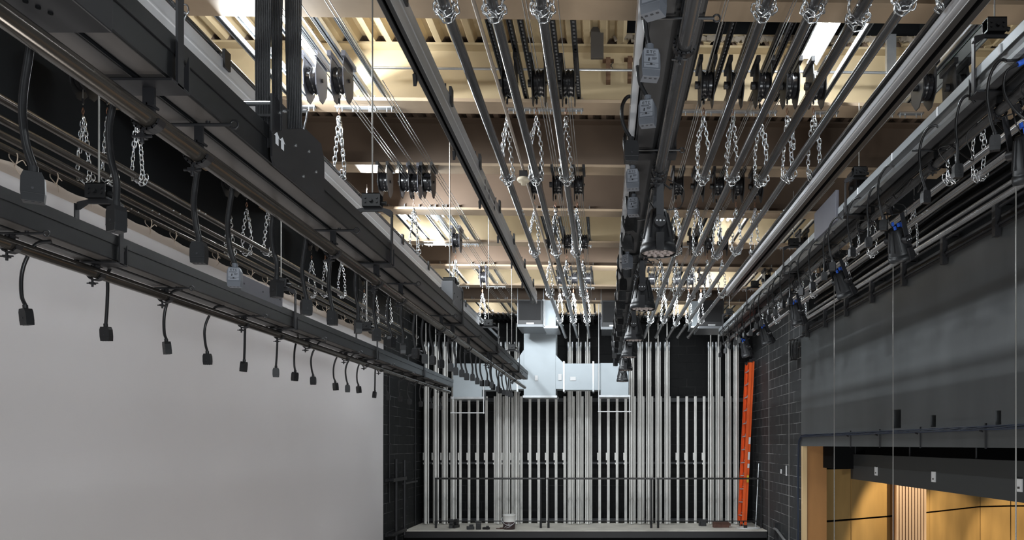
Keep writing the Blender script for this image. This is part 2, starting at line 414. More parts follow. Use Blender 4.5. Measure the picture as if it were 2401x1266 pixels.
def rig_batten(x, desc, y1=14.6, H=H, mat_=PIPE, blocks=True, chains=True, grey=False, zb=3.0, ks=range(5)):
    global ci
    batten(x, H, .6, y1, 'long steel batten, the %s' % desc, mat_)
    for k in ks:
        if chains:
            lab = 'zinc chain on the %s, %s from the camera' % (desc, nth(k))
            if len(chain_protos) < 4:
                chain_protos.append(trim_chain_proto(ci, lab, (x, PY[k], H), GC))
            else: dup(chain_protos[ci % 4], (x, PY[k], H), lab, rot=(0, 0, random.choice([0, R(180)]) + random.uniform(-.25, .25)))
            ci += 1
        if blocks: place_block(x, k, 'the ' + desc, grey)
for x, d in ((-.765, 'leftmost of three centre-left pipes'), (-.534, 'middle of three centre-left pipes'), (-.303, 'rightmost of three centre-left pipes')):
    rig_batten(x, d)
for i, x in enumerate((.775, 1.003, 1.215, 1.43, 1.635)):
    rig_batten(x, '%s of five centre-right pipes' % nth(i), H=2.1 if i != 2 else 2.06)
rig_batten(-2.08, 'pipe beside the near left raceway', grey=True)
for i, x in enumerate((-3.67, -3.90, -4.09)):
    rig_batten(x, '%s of three pipes before the screen' % nth(i), mat_=PIPEB)
for i, x in enumerate((2.73, 2.92, 3.37)):
    rig_batten(x, '%s of three pipes by the right wall' % nth(i), y1=14.2 if i < 2 else 13.2, blocks=(i == 0), mat_=PIPEW)
place_block(2.48, 1, 'the right lighting batten')
place_block(-2.29, 1, 'the near left lighting batten', True)

# strut channels that span the lit bays and carry the blocks
st0 = None
def strut_thing(x, k, lab, dark):
    global st0
    y = BY[k] + .1
    loc = (x, y, 3.03 + SL*x)
    t = thing('strut_frame', lab, 'strut frame', loc, group='perforated strut frames in the lit roof bays')
    L = BY[k+1] - BY[k] + .06
    for s in (-.075, .075):
        mb = MB().box(s-.02, s-.016, 0, L, 0, .041).box(s+.016, s+.02, 0, L, 0, .041).box(s-.02, s+.02, 0, L, .037, .041).box(s-.02, s-.01, 0, L, 0, .004).box(s+.01, s+.02, 0, L, 0, .004)
        q = .06
        while q < L - .05: mb.box(s-.009, s+.009, q, q+.028, .030, .0365, 1); q += .05
        obj('channel', mb, [STEELD if dark else GALV, GALV if dark else BLACK], t)
    obj('end_plate', MB().box(-.11, .11, -.03, .015, -.012, -.002).box(-.11, -.10, -.03, .015, -.012, .06).box(.10, .11, -.03, .015, -.012, .06), GALV, t)
    obj('end_plate', MB().box(-.11, .11, L-.06, L-.015, -.045, -.032).box(-.11, -.10, L-.06, L-.015, -.045, .06).box(.10, .11, L-.06, L-.015, -.045, .06), GALV, t)
    bl = MB()
    for s in (-.095, -.05, .05, .095): bl.cyl((s, L-.038, -.075), (s, L-.038, -.04), .006, 6)
    obj('bolt', bl, GALV, t)
    return t
XS = [(-2.00, False), (-2.16, False), (-2.30, False), (-2.70, False), (-.765, True), (-.534, True), (-.303, True), (.775, True), (1.003, True), (1.215, True), (1.43, True), (1.98, False), (2.48, False), (2.74, False)]
cache = {}
for k, bn in ((1, 'first'), (4, 'second'), (6, 'third'), (8, 'fourth')):
    for j, (x, dk) in enumerate(XS):
        if k >= 6 and j in (2, 5, 7, 11): continue
        lab = '%s perforated strut frame in the %s lit roof bay, %s from left' % ('dark' if dk else 'silver', bn, nth(j))
        if dk in cache:
            dup(cache[dk], (x, BY[k] + .1, 3.03 + SL*x), lab)
        else: cache[dk] = strut_thing(x, k, lab, dk)
# lift lines running back along the stage from the loft blocks to the counterweight wall
for i, (x, desc) in enumerate([(-2.12, 'the pipe batten beside the near left lighting batten'), (-1.95, 'the near left lighting batten'), (-1.78, 'the empty curtain track'), (-.74, 'the leftmost centre-left pipe batten'), (-.51, 'the middle centre-left pipe batten'), (-.28, 'the rightmost centre-left pipe batten'), (.80, 'the first centre-right pipe batten'), (1.03, 'the second centre-right pipe batten'), (1.24, 'the third centre-right pipe batten'), (1.46, 'the fourth centre-right pipe batten'), (1.66, 'the fifth centre-right pipe batten'), (2.50, 'the right lighting batten')]):
    t = thing('lift_line_bundle', 'bundle of thin steel lift lines above %s' % desc, 'steel cables', (x, 3.6, 2.86), group='lift line bundles')
    for j in range(3):
        y0 = (0, 2.3, 4.6)[j] if i % 2 else (0, 0, 2.3)[j]
        obj('wire', MB().cyl((j*.022-.022, y0, .01*j), (j*.022-.022, WB - 3.9, .01*j), .0035, 5), WIRE, t)
# free blocks hanging below the second dark flange
for i, x in enumerate((-2.40, -2.17, -1.93)):
    place_block(x, 2, 'the left lift lines, %s of three side by side' % nth(i), y=8.10)

# ------------------------------------------------------------------ lighting battens (raceway + pipe + hangers)
def raceway_batten(label, xl, xr, zb, ztop, pipe_x, pipe_z, y0, y1, bys, cys, sgn, lipm=RACE2, cable_top=3.0, fat=False):
    t = thing('lighting_batten', label, 'lighting batten', (0, 0, 0), group='lighting battens with wired raceways')
    t.location = ((xl+xr)/2, y0, ZC + zb); cx = (xl+xr)/2; w2 = (xr-xl)/2; hh = ztop - zb; L = y1 - y0
    # open-bottomed wireway: side walls with folded lips, a recessed slot along the underside
    prof = [(-w2, 0), (-w2, hh), (w2, hh), (w2, 0), (.012, 0), (.012, .01), (-.004, .01), (-.004, 0)]
    obj('raceway', MB().prism(prof, 'y', 0, L), RACE, t)
    e = MB()
    e.prism([(sgn*w2*1.01, hh*.62), (sgn*(w2+.006), hh*.62), (sgn*(w2+.006), hh*1.03), (sgn*w2*1.01, hh*1.03)], 'y', 0, L)
    obj('lid_flange', e, RACE, t)
    obj('underside_strip', MB().box(-w2+.01, -.012, 0, L, -.003, .0).box(.02, w2-.012, 0, L, -.003, 0), lipm, t)
    pz = pipe_z - zb; px_ = pipe_x - cx
    obj('pipe', MB().cyl((px_, -.2, pz), (px_, L + .25, pz), .029, 20), PIPEB if fat else PIPE, t)
    def hook(mb, y):
        r0 = .034
        pts = [(px_ + r0*1.25*math.cos(a), y, pz + r0*1.15*math.sin(a)) for a in [R(d) for d in range(60, 351, 24)]]
        for i in range(len(pts)-1):
            a, b = Vector(pts[i]), Vector(pts[i+1]); d = b - a
            mb.obox((a+b)/2, (d.length + .004, .034, .007), Matrix.Rotation(-math.atan2(d.z, d.x), 3, 'Y'))
        mb.cyl((px_-.02, y, pz-.075), (px_-.02, y, pz-.03), .006, 8); mb.box(px_-.032, px_-.008, y-.012, y+.012, pz-.062, pz-.05)
        mb.cyl((px_-.05, y, pz-.055), (px_+.01, y, pz-.055), .004, 6)
    for y in cys:
        if not (y0 < y < y1): continue
        yy = y - y0; mb = MB()
        mb.box(px_-.012, px_+.018, yy-.004, yy+.004, pz+.02, -.012); hook(mb, yy)
        mb.cyl((-w2-.03, yy, -.014), (w2+.035, yy, -.014), .0065, 8)
        ringp = [(w2+.045 + .014*math.cos(a), yy, -.014 + .014*math.sin(a)) for a in [2*math.pi*q/10 for q in range(10)]]
        mb.tube(ringp, .004, 5, closed=True)
        mb.cyl((w2*.55, yy, -.01), (w2*.55, yy, .0), .008, 8)
        obj('pipe_clamp', mb, BLACK, t)
    for y in bys:
        if not (y0 - .3 < y < y1 + .1): continue
        yy = y - y0; mb = MB()
        mb.box(-w2-.02, w2+.02, yy-.05, yy+.05, -.022, -.014)                       # bottom plate
        mb.box(-w2-.02, -w2-.012, yy-.016, yy+.016, -.02, .31).box(w2+.012, w2+.02, yy-.016, yy+.016, -.02, .31)   # straps
        for s in (-1, 1):
            mb.prism([(s*(w2+.016), -.018), (s*(w2+.016), .10), (s*(w2-.03), -.018)], 'y', yy+.05, yy+.056)
        mb.prism([(-w2-.025, .28), (-w2-.01, .32), (-.05, .335), (.05, .335), (w2+.01, .32), (w2+.025, .28), (w2, .28), (.06, .31), (-.06, .31), (-w2, .28)], 'y', yy-.006, yy+.006)
        mb.box(px_-.016, px_+.02, yy-.005, yy+.005, pz+.02, -.014); hook(mb, yy)
        hd = obj('suspension_bracket', mb, BLACK, t)
        bb = MB().box(-.055, .055, yy-.03, yy+.03, .335, .345).box(-.055, .055, yy-.033, yy-.028, .335, .415).box(-.055, .055, yy+.028, yy+.033, .335, .415).box(-.055, .055, yy-.033, yy+.033, .41, .415)
        for sx in (-.035, .035): bb.cyl((sx, yy-.04, .385), (sx, yy-.033, .385), .007, 8).cyl((sx, yy-.04, .36), (sx, yy-.033, .36), .007, 8)
        bb.cyl((0, yy-.05, .37), (0, yy-.033, .37), .012, 8).cyl((.05, yy, .365), (.085, yy, .36), .013, 8)
        obj('cable_adjuster', bb, RACE, hd)
        obj('lift_cable', MB().cyl((0, yy, .41), (0, yy, cable_top - zb), .0045, 6), WIRE, hd)
    return t
BRY = [2.29 + 2.28*k for k in range(5)] + [13.0]
eA = raceway_batten('lighting batten with black raceway from the top left corner to the duct', -1.525, -1.32, 1.115, 1.245, -1.40, 1.0, .55, 12.8, BRY, [1.3+1.27*k for k in range(9)], 1, fat=True)
BRG = [1.77 + 2.28*k for k in range(6)]
eG = raceway_batten('lowest lighting batten, hanging before the white screen at left', -2.85, -2.64, .995, 1.125, -2.76, .93, .6, 13.0, BRG, [2.35 + 1.12*k + (0 if k % 2 else .1) for k in range(10)], 1, fat=True)
BRD = [2.0 + 2.28*k for k in range(7)]
eD = raceway_batten('lighting batten right of centre carrying the downward lamps', .17, .39, 1.67, 1.80, .31, 1.55, .8, 13.8, BRD, [1.6 + 1.3*k for k in range(9)], -1, lipm=mat('dark_underside', (.04, .04, .042), .4))
BRF = [2.0 + 2.28*k for k in range(6)]
eF = raceway_batten('lighting batten near the right wall with tilted lamps', 2.13, 2.34, 2.02, 2.15, 2.26, 1.91, .9, 13.9, BRF, [1.5 + 1.2*k for k in range(10)], -1, lipm=mat('dark_underside', (.04, .04, .042), .4))
# silver lid on the right raceway, with small white tags
obj('silver_lid', MB().box(-.112, -.1065, 0, 13.0, .075, .13).box(-.112, -.1065, 0, 13.0, -.004, .018).box(-.112, -.078, 0, 13.0, -.007, -.004), mat('lid_metal', (.42, .45, .47), .35, .6), eF)
for q in range(14): obj('marker_tape', MB().box(-.1165, -.1125, 1.6+q*.75, 1.62+q*.75, .075, .13), LABELM, eF)
obj('side_channel', MB().box(-.15, -.118, 0, 12.6, .02, .10), ALU, eD)
# flat connection boxes clipped on the raceways
def term_box(par, x0, x1, y0, y1, z0, z1, m1=STEELG):
    b = obj('terminal_box', MB().box(x0, x1, y0, y1, z0, z1), m1, par, bevel=.003)
    r = MB()
    for yy in (y0+.05, (y0+y1)/2, y1-.05): r.cyl((x1, yy, (z0+z1)/2), (x1+.004, yy, (z0+z1)/2), .007, 8)
    obj('rivet', r, BLACK, b); return b
term_box(eG, .02, .112, 4.8, 5.5, .12, .24)
term_box(eA, .01, .11, 5.9, 6.3, .10, .30, mat('box_grey', (.16, .165, .175), .5))
term_box(eF, -.13, -.10, 5.9, 6.6, .02, .30)
jb = obj('junction_box', MB().box(-.12, .125, .85, 1.42, -.03, .10), BLACK, eA, bevel=.004)
pr = MB()
for q in range(6): pr.cyl((-.03+.012*q, 1.2+.025*q, -.034), (-.03+.012*q, 1.2+.025*q, -.030), .006, 8)
obj('punched_hole', pr, WALLB, jb)
# cable cradle with ribbon cables on the near left batten
cr_ = thing('cable_cradle', 'black cable cradle clipped on the near left raceway under the ribbon cables', 'cable cradle', (-1.30, 2.9, 1.12))
poly = [(0, 0), (.02, -.03), (.50, -.03), (.54, .0), (.54, .19), (.50, .25), (.36, .245), (.0, .245)]
obj('side_plate', MB().prism(poly, 'x', 0, .008), BLACK, cr_)
obj('side_plate', MB().prism(poly, 'x', -.248, -.24), BLACK, cr_)
obj('base_tray', MB().box(-.24, 0, .0, .54, .155, .165), BLACK, cr_)
obj('rod', MB().cyl((-.26, .02, .215), (.0, .02, .215), .011, 14), CHAIN, cr_, 'polished silver rod')
obj('rod', MB().cyl((-.01, .11, .225), (.10, .11, .225), .008, 14).tube([(.10, .11, .225), (.095, .11, .19), (.085, .11, .15)], .004, 6), CHAIN, cr_, 'polished silver rod')
bb = MB()
for (a, b) in ((.07, .20), (.22, .13), (.36, .16), (.44, .10), (.30, .03)): bb.cyl((.008, a, b), (.012, a, b), .006, 8)
obj('bolt', bb, GALV, cr_)
ar = MB()
for a in (.025, .075):
    ar.add([(.0095, a, .06), (.0095, a+.028, .06), (.0095, a+.028, .09), (.0095, a+.04, .09), (.0095, a+.014, .11), (.0095, a-.012, .09), (.0095, a, .09)], [(0,1,2,3,4,5,6)])
obj('arrow_sticker', ar, LABELM, cr_)
def ribbon(name, x, y, wd, ztop, zbot, lab, n=9, sway=0.0):
    mb = MB(); r = wd / n / 2 * 1.02
    for i in range(n):
        xx = x - wd/2 + (i+.5) * wd / n
        pts = [(xx + sway*math.sin((z_)*2.2), y + .02*math.sin(z_*3+i*.1), z_) for z_ in [zbot + (ztop-zbot)*q/10 for q in range(11)]]
        mb.tube(pts, r, 6)
    return tag(obj(name, mb, mat('ribbon_rubber', (.016, .016, .018), .3)), lab, 'flat cable', 'flat ribbon cables above the near left batten')
ribbon('ribbon_cable', -1.337, 2.935, .060, 3.0, 1.16, 'flat ribbed black cable hanging onto the cradle, leftmost of three')
ribbon('ribbon_cable', -1.305, 2.99, .042, 3.0, 1.25, 'flat ribbed black cable hanging onto the cradle, middle of three', 7, .004)
ribbon('ribbon_cable', -1.250, 3.02, .062, 3.0, 1.27, 'flat ribbed black cable hanging onto the cradle, rightmost of three', 9, .009)

# ------------------------------------------------------------------ pigtails (drop cables with box connectors)
def conn_mb(scale=1.0):
    mb = MB(); s = scale
    poly = [(-.022*s, 0), (.022*s, 0), (.029*s, -.018*s), (.030*s, -.06*s), (.027*s, -.088*s), (-.027*s, -.088*s), (-.030*s, -.06*s), (-.029*s, -.018*s)]
    mb.prism(poly, 'y', -.021*s, .021*s)
    mb.box(-.0285*s, .0285*s, -.0225*s, .0225*s, -.066*s, -.063*s)
    mb.cyl((0, 0, 0), (0, 0, .02*s), .013*s, 10)
    for a in (-.016, 0, .016): mb.box(a*s-.004, a*s+.004, -.012*s, -.006*s, -.0895*s, -.088*s, 1)
    mb.cyl((0, -.023*s, -.05*s), (0, -.021*s, -.05*s), .004*s, 8, 1)
    return mb
def pigtail_proto(path, label, loc, group, cmat=CONN, rz=0.0, tilt=0.0, r=.0105, labelled=False, cs=.9):
    t = thing('drop_cable', label, 'power cable', loc, group=group)
    obj('cable', MB().tube(smooth(path, 5), r, 8), RUBBER, t)
    c = obj('connector', conn_mb(), [cmat, PRINT], t, bevel=.0015)
    c.rotation_euler = (tilt, 0, rz); c.scale = (cs, cs, cs)
    if labelled:
        l = MB().box(-.023, .023, -.0222, -.0212, -.060, -.004)
        def ink(x0, x1, z0, z1): l.box(x0, x1, -.0227, -.0222, z0, z1, 1)
        # the letters E T C over fine print
        for z in (-.010, -.0135, -.017): ink(-.014, -.007, z, z+.0014)
        ink(-.014, -.0125, -.017, -.0086); ink(-.004, .004, -.010, -.0086); ink(-.0008, .0008, -.017, -.010)
        ink(.007, .014, -.010, -.0086); ink(.007, .014, -.017, -.0156); ink(.007, .0085, -.017, -.0086)
        for z, a, b in ((-.022, -.018, .016), (-.025, -.018, .010), (-.030, .002, .018), (-.033, .002, .018), (-.036, .002, .014), (-.053, -.016, .012)): ink(a, b, z, z+.0012)
        ink(-.010, -.005, -.041, -.036); ink(-.009, -.004, -.036, -.031); ink(-.023, .023, -.047, -.0462)
        lo = obj('rating_label', l, [mat('grey_label', (.22, .235, .265), .55), PRINT], t, 'grey printed rating label'); lo.rotation_euler = (tilt, 0, rz); lo.scale = (cs, cs, cs)
    return t
pathsA = [[(.08, .02, .43), (.01, .0, .40), (-.015, 0, .30), (-.03, 0, .18), (-.02, 0, .08), (0, 0, .015)],
          [(.09, .02, .42), (.02, .0, .39), (-.02, 0, .28), (-.02, 0, .17), (.0, 0, .08), (0, 0, .015)],
          [(.07, .02, .43), (.01, .0, .38), (-.005, 0, .28), (-.02, 0, .16), (-.012, 0, .07), (0, 0, .015)]]
pa = []
GA = 'drop cables along the near left lighting batten'
YA = [2.02, 2.36, 2.80, 3.10, 3.46, 3.86, 4.20, 4.60, 5.02] + [5.4 + .33*k for k in range(22)]
for i, y in enumerate(YA):
    lab = 'black drop cable with box connector on the near left batten, %s from the camera' % nth(i)
    zc = .735 + random.uniform(-.015, .015) + .004*i
    x = -1.535 + random.uniform(-.015, .015)
    if i < 3: pa.append(pigtail_proto(pathsA[i], lab, (x, y, zc), GA, rz=(.55, -.5, .1)[i]))
    elif i == 3: pigtail_proto(pathsA[0], 'drop cable whose connector wears a pale printed label, on the near left batten', (x, y, zc), GA, CONNL, 0.2, labelled=True)
    else: dup(pa[i % 3], (x, y, zc), lab, rot=(0, 0, random.uniform(-.7, .7)))
pathsG = [[(.12, .02, .335), (.06, .0, .325), (.0, 0, .24), (-.022, 0, .16), (-.015, 0, .07), (0, 0, .015)],
          [(.11, .02, .33), (.05, .0, .31), (.0, 0, .23), (-.02, 0, .15), (-.018, 0, .06), (0, 0, .015)],
          [(.02, .02, .345), (.012, .0, .30), (.01, 0, .2), (.006, 0, .1), (.0, 0, .015)]]
GG = 'drop cables along the lowest lighting batten'
YG = [2.9, 3.6, 4.22, 4.75, 5.3, 5.85, 6.4, 6.75, 7.2, 7.8, 8.1, 8.5, 9.15, 9.7, 10.2, 10.8, 11.4, 12.1, 12.7]
pg = []
for i, y in enumerate(YG):
    lab = 'thin black drop cable on the lowest left lighting batten, %s from the camera' % nth(i)
    x = -2.81 + random.uniform(-.02, .02); zc = .655 + random.uniform(-.012, .012)
    if i < 3: pg.append(pigtail_proto(pathsG[i], lab, (x, y, zc), GG, rz=(.3, -.4, .0)[i], tilt=.1, r=.009))
    else:
        j = 2 if i in (5, 6, 12) else (i % 2)
        dup(pg[j], (x, y, zc), lab, rot=(0, 0, R(90) if i in (5, 7, 12) else random.uniform(-.5, .5)))
# centre lighting batten: connectors clipped along its left side
pathD = [(.05, .04, .22), (-.01, .02, .24), (-.045, 0, .18), (-.04, 0, .09), (0, 0, .015)]
pathD2 = [(.06, -.08, .20), (.02, -.05, .23), (-.02, -.03, .16), (-.012, 0, .07), (0, 0, .015)]
GD = 'drop cables along the centre lighting batten'
pd = []
YD = [2.45, 2.92, 3.35, 3.78, 4.2, 4.62, 5.05, 5.5, 5.95, 6.4, 6.85, 7.3, 7.8, 8.3, 8.8, 9.3, 9.8, 10.4, 11, 11.6, 12.2, 12.9, 13.5]
for i, y in enumerate(YD):
    light = i in (0, 1, 2, 4, 5, 8)
    lab = '%s connector hanging left of the centre lighting batten, %s from the camera' % ('pale labelled' if light else 'dark', nth(i))
    x = .175 + random.uniform(-.02, .02) - (.04 if i == 3 else 0); z = 1.53 + random.uniform(-.02, .02)
    if len(pd) < 2:
        pd.append(pigtail_proto(pathD if i == 0 else pathD2, lab, (x, y, z), GD, CONNL, .15 if i else -.5, r=.0095, labelled=True, cs=1.25))
    elif len(pd) < 4 and not light:
        pd.append(pigtail_proto(pathD, lab, (x, y, z), GD, CONN, .1, r=.0095, cs=1.2))
        if len(pd) == 3: pd.append(pd[2])
    else: dup(pd[(i % 2) if light else 2], (x, y, z), lab, rot=(random.uniform(-.1, .1), 0, random.uniform(-.7, .5)))
# right lighting batten: cables arch out over the lip and hang down
pathsF = [[(.085, .0, .40), (.05, .0, .415), (.0, 0, .38), (-.035, 0, .27), (-.03, 0, .13), (0, 0, .015)],
          [(.09, .0, .38), (.03, .0, .40), (-.025, 0, .32), (-.04, 0, .2), (-.02, 0, .08), (0, 0, .015)],
          [(.10, .0, .36), (.06, .0, .40), (.015, 0, .36), (-.01, 0, .23), (0, 0, .1), (0, 0, .015)]]
GF = 'drop cables along the right lighting batten'
pf = []
YF = [3.35, 3.95, 4.35, 4.77, 5.5, 5.87, 6.25, 6.7, 7.05, 7.45, 7.85, 8.25, 8.6, 9.0, 9.4, 9.8, 10.2, 10.6, 11.0, 11.4, 11.8, 12.3, 12.8, 13.3]
for i, y in enumerate(YF):
    lab = 'black cable arching from the right lighting batten, %s from the camera' % nth(i)
    x = 2.055 + random.uniform(-.01, .02); z = 1.64 + random.uniform(-.02, .015)
    if i < 3: pf.append(pigtail_proto(pathsF[i], lab, (x, y, z), GF, rz=(.3, -.4, .0)[i], r=.0085))
    else: dup(pf[i % 3], (x, y, z), lab, rot=(0, 0, random.uniform(-.3, .3)))

# ------------------------------------------------------------------ stage lamps
def par_proto(label, loc, group, rot=(0,0,0), blue=False):
    t = thing('stage_lamp', label, 'stage lamp', loc, rot, group)          # origin at the pipe it hangs from
    zt = -.17                                                               # top of the body below the pipe
    prof = [(0.0, zt), (.045, zt), (.052, zt-.01), (.06, zt-.05), (.078, zt-.12), (.094, zt-.19), (.097, zt-.20), (.097, zt-.212), (.104, zt-.214), (.107, zt-.255), (.102, zt-.26), (.098, zt-.255)]
    b = obj('body', MB().lathe(prof, 36), mat('lamp_body', (.014, .015, .017), .42), t)
    fins = MB()
    for q in range(10):
        a = 2*math.pi*(q+.5)/10
        fins.obox((.070*math.cos(a), .070*math.sin(a), zt-.10), (.02, .004, .16), Matrix.Rotation(a, 3, 'Z') @ Matrix.Rotation(R(-14), 3, 'Y'))
    obj('cooling_fin', fins, BLACK, b)
    ln = MB().lathe([(.0, zt-.248), (.098, zt-.248)], 36)
    obj('lens_plate', ln, mat('lens_plate', (.18, .16, .15), .3), t)
    le = MB()
    for rr, n in ((.0, 1), (.038, 6), (.075, 11)):
        for q in range(n):
            a = 2*math.pi*q/n; le.cyl((rr*math.cos(a), rr*math.sin(a), zt-.256), (rr*math.cos(a), rr*math.sin(a), zt-.247), .012, 10)
    obj('lens', le, mat('led_lens', (.45, .38, .36), .15), t)
    y = MB()
    y.prism([(-.02, -.045), (.02, -.045), (.022, -.24), (-.022, -.24)], 'y', -.106, -.100).prism([(-.02, -.045), (.02, -.045), (.022, -.24), (-.022, -.24)], 'y', .100, .106)
    y.box(-.02, .02, -.106, .106, -.05, -.044)
    obj('yoke', y, mat('yoke_metal', (.022, .023, .027), .4), t)
    obj('tilt_knob', MB().cyl((0, -.122, zt-.095), (0, -.07, zt-.095), .034, 20), BLACK, t)
    obj('tilt_knob', MB().cyl((0, .07, zt-.095), (0, .122, zt-.095), .034, 20), BLACK, t)
    obj('front_latch', MB().box(-.022, .022, -.118, -.095, zt-.262, zt-.16), BLACK, t)
    s_ = MB()
    for a in (-.020, 0, .020): s_.cyl((a, -.1235, zt-.095), (a, -.1215, zt-.095), .0055 if a == 0 else .004, 8)
    obj('screw', s_, LABELM, t)
    c = MB(); c.tube([(.03*math.cos(R(d)), 0, .03*math.sin(R(d))) for d in range(-60, 215, 25)], .008, 6)
    c.box(-.036, -.014, -.02, .02, -.045, .0); c.cyl((.03, 0, -.01), (.075, 0, -.045), .006, 8); c.cyl((0, 0, -.06), (0, 0, -.03), .011, 8)
    obj('hook_clamp', c, BLACKG, t)
    pw = MB().tube(smooth([(-.02, 0, zt), (-.06, -.01, zt+.07), (-.05, 0, zt+.12), (-.02, .03, zt+.16)], 4), .005, 6).tube(smooth([(.03, 0, zt), (.13, .0, zt+.02), (.15, .01, zt+.13), (.06, .02, zt+.19)], 5), .003, 6)
    obj('lamp_cable', pw, RUBBER, t)
    if blue:
        bl = MB()
        for (a, b_, c_) in ((-.05, -.05, .02), (-.02, -.06, .035), (.015, -.05, .03), (-.035, -.02, .05), (.03, -.03, .01)):
            d = Matrix.Rotation(random.uniform(0, 3), 3, 'Z'); bl.obox((a, b_, zt + c_), (.015, .015, .03), d)
        obj('power_plug', bl, BLUE, t, 'bright blue power plugs')
    return t
LY = [4.4, 6.2, 8.05, 9.6, 11.3, 13.3]
par0 = None
for i, y in enumerate(LY):
    lab = 'black flared stage lamp pointing down from the centre batten, %s from the camera' % nth(i)
    if par0 is None: par0 = par_proto(lab, (.315, y, 1.55), 'lamps on the centre lighting batten', (0, 0, R(2)))
    else: dup(par0, (.315, y, 1.55), lab, rot=(0, 0, random.uniform(-.1, .1)))
parF = None
for i, y in enumerate((4.15, 6.0, 7.55, 9.2, 11.1, 12.6)):
    lab = 'black tilted stage lamp with blue plugs on the right batten, %s from the camera' % nth(i)
    rt = (R(8), R(-24), R(18))
    if parF is None: parF = par_proto(lab, (2.30, y, 1.90), 'tilted lamps on the right lighting batten', rt, blue=True)
    else: dup(parF, (2.30, y, 1.90), lab, rot=(R(8 + random.uniform(-5, 5)), R(-24 + random.uniform(-6, 6)), R(18)))
# loose cables looped along the right pipe
mb = MB()
for q in range(34):
    y = 3.2 + q * .32
    x0 = 2.26 + random.uniform(-.03, .03); z0 = 1.93
    mb.tube(smooth([(x0, y, z0), (x0 + random.uniform(-.09, .02), y+.06, z0 - random.uniform(.0, .07)), (x0 + random.uniform(-.08, .08), y+.16, z0 - random.uniform(.03, .18)), (x0 + random.uniform(-.03, .05), y+.3, z0 - .01)], 4), .0045, 5)
mb.tube([(2.26 + .025*math.sin(y*3.1), y, 1.94 + .012*math.sin(y*5)) for y in [2.8 + .12*q for q in range(92)]], .010, 6)
tag(obj('cable_bundle', mb, RUBBER), 'tangle of thin black cables taped along the right lighting batten pipe', 'cables')
# blue plugs near the right edge
bp = thing('cable_coil', 'looped cable with a blue plug beside the nearest right lamp', 'cable', (2.13, 3.85, 1.86))
obj('loop', MB().tube(smooth([(.0, 0, .1), (-.06, 0, .06), (-.07, 0, -.04), (-.02, 0, -.13), (.05, 0, -.19)], 6), .007, 8), RUBBER, bp)
obj('plug', MB().cyl((0, 0, .1), (.05, -.01, .125), .014, 10), BLUE, bp)

# ------------------------------------------------------------------ curtain tracks
ALU_LIT = mat('lit_aluminium', (.80, .82, .86), .3, .25)
ALU_SHADED = mat('shaded_aluminium', (.05, .05, .052), .35, .4)  # bright and dark copies put light and shade into one aluminium
def track(label, x0, x1, z0, z1, y0, y1, hang, side, m1, hang_top):
    # tall hollow curtain track: slotted underside coloured as shaded, silver outer faces as lit
    x = (x0 + x1)/2; a = (x1 - x0)/2; h_ = z1 - z0; L = y1 - y0
    t = thing('curtain_track', label, 'curtain track', (x, y0, z0), group='curtain tracks')
    prof = [(-a, 0), (-a, h_), (a, h_), (a, 0), (a*.3, 0), (a*.3, .01), (a*.75, .014), (a*.75, h_-.012), (-a*.75, h_-.012), (-a*.75, .014), (-a*.3, .01), (-a*.3, 0)]
    obj('channel', MB().prism(prof, 'y', 0, L), ALU_SHADED, t)
    f = MB()
    for s_ in (-1, 1):
        f.prism([(s_*a, .004), (s_*(a+.004), .004), (s_*(a+.004), h_*.45), (s_*(a+.008), h_*.48), (s_*(a+.008), h_*.53), (s_*(a+.004), h_*.56), (s_*(a+.004), h_-.003), (s_*a, h_-.003)], 'y', 0, L)
        if s_ == -1: obj('face_plate', f, m1, t); f = MB()
    obj('face_plate', f, m1, t)
    for y in hang:
        mb = MB().box(-.02, .02, y-y0-.02, y-y0+.02, h_, h_+.03).cyl((0, y-y0, h_+.02), (0, y-y0, hang_top - z0), .006, 8)
        mb.box(side*a, side*(a+.016), y-y0-.03, y-y0+.03, h_*.7, h_+.05)
        obj('hanger', mb, BLACK, t)
    return t
t1 = track('silver curtain track hanging below the pipe beside the near left raceway', -2.085, -2.02, 1.885, 2.04, .6, 12.0, [PY[k] + d for k in range(4) for d in (-.7, .4)], 1, ALU_LIT, 2.09)
t2 = track('empty silver curtain track left of centre that ends above the far cabinet', -1.0, -.944, 1.95, 2.12, .6, 10.35, [1.4 + 1.05*k for k in range(9)], 1, mat('track_face', (.5, .5, .5), .28, .5), 2.2)
for q in range(9):
    y = 1.9 + q*1.02 - .6
    obj('stop', MB().prism([(y-.03, -.01), (y, .01), (y+.02, -.02), (y-.01, -.065)], 'x', -.036, -.02), BLACK, t2)
mk = MB().box(.032, .0345, 5.25, 5.27, .05, .13).box(.032, .0345, 5.45, 5.47, .04, .12)
for a_ in (.6, -.6): mk.obox((.0335, 5.75, .085), (.002, .02, .09), Matrix.Rotation(a_, 3, 'X'))
obj('marker_cross', mk, PRINT, t2)
t3 = track('bright silver curtain track below the outermost centre-right pipe batten', 1.60, 1.69, 1.945, 2.045, .6, 9.8, [PY[k] + d for k in range(3) for d in (-.7, .4)], 1, ALU_LIT, 2.09)
tag(obj('roof_channel', MB().box(2.70, 2.705, 5.12, 6.62, 3.0, 3.06).box(2.83, 2.835, 5.12, 6.62, 3.0, 3.06).box(2.70, 2.835, 5.12, 6.62, 3.0, 3.004), mat('pale_galv', (.55, .60, .60), .4, .3)), 'wide pale steel channel in the first lit roof bay at far right', 'steel channel')
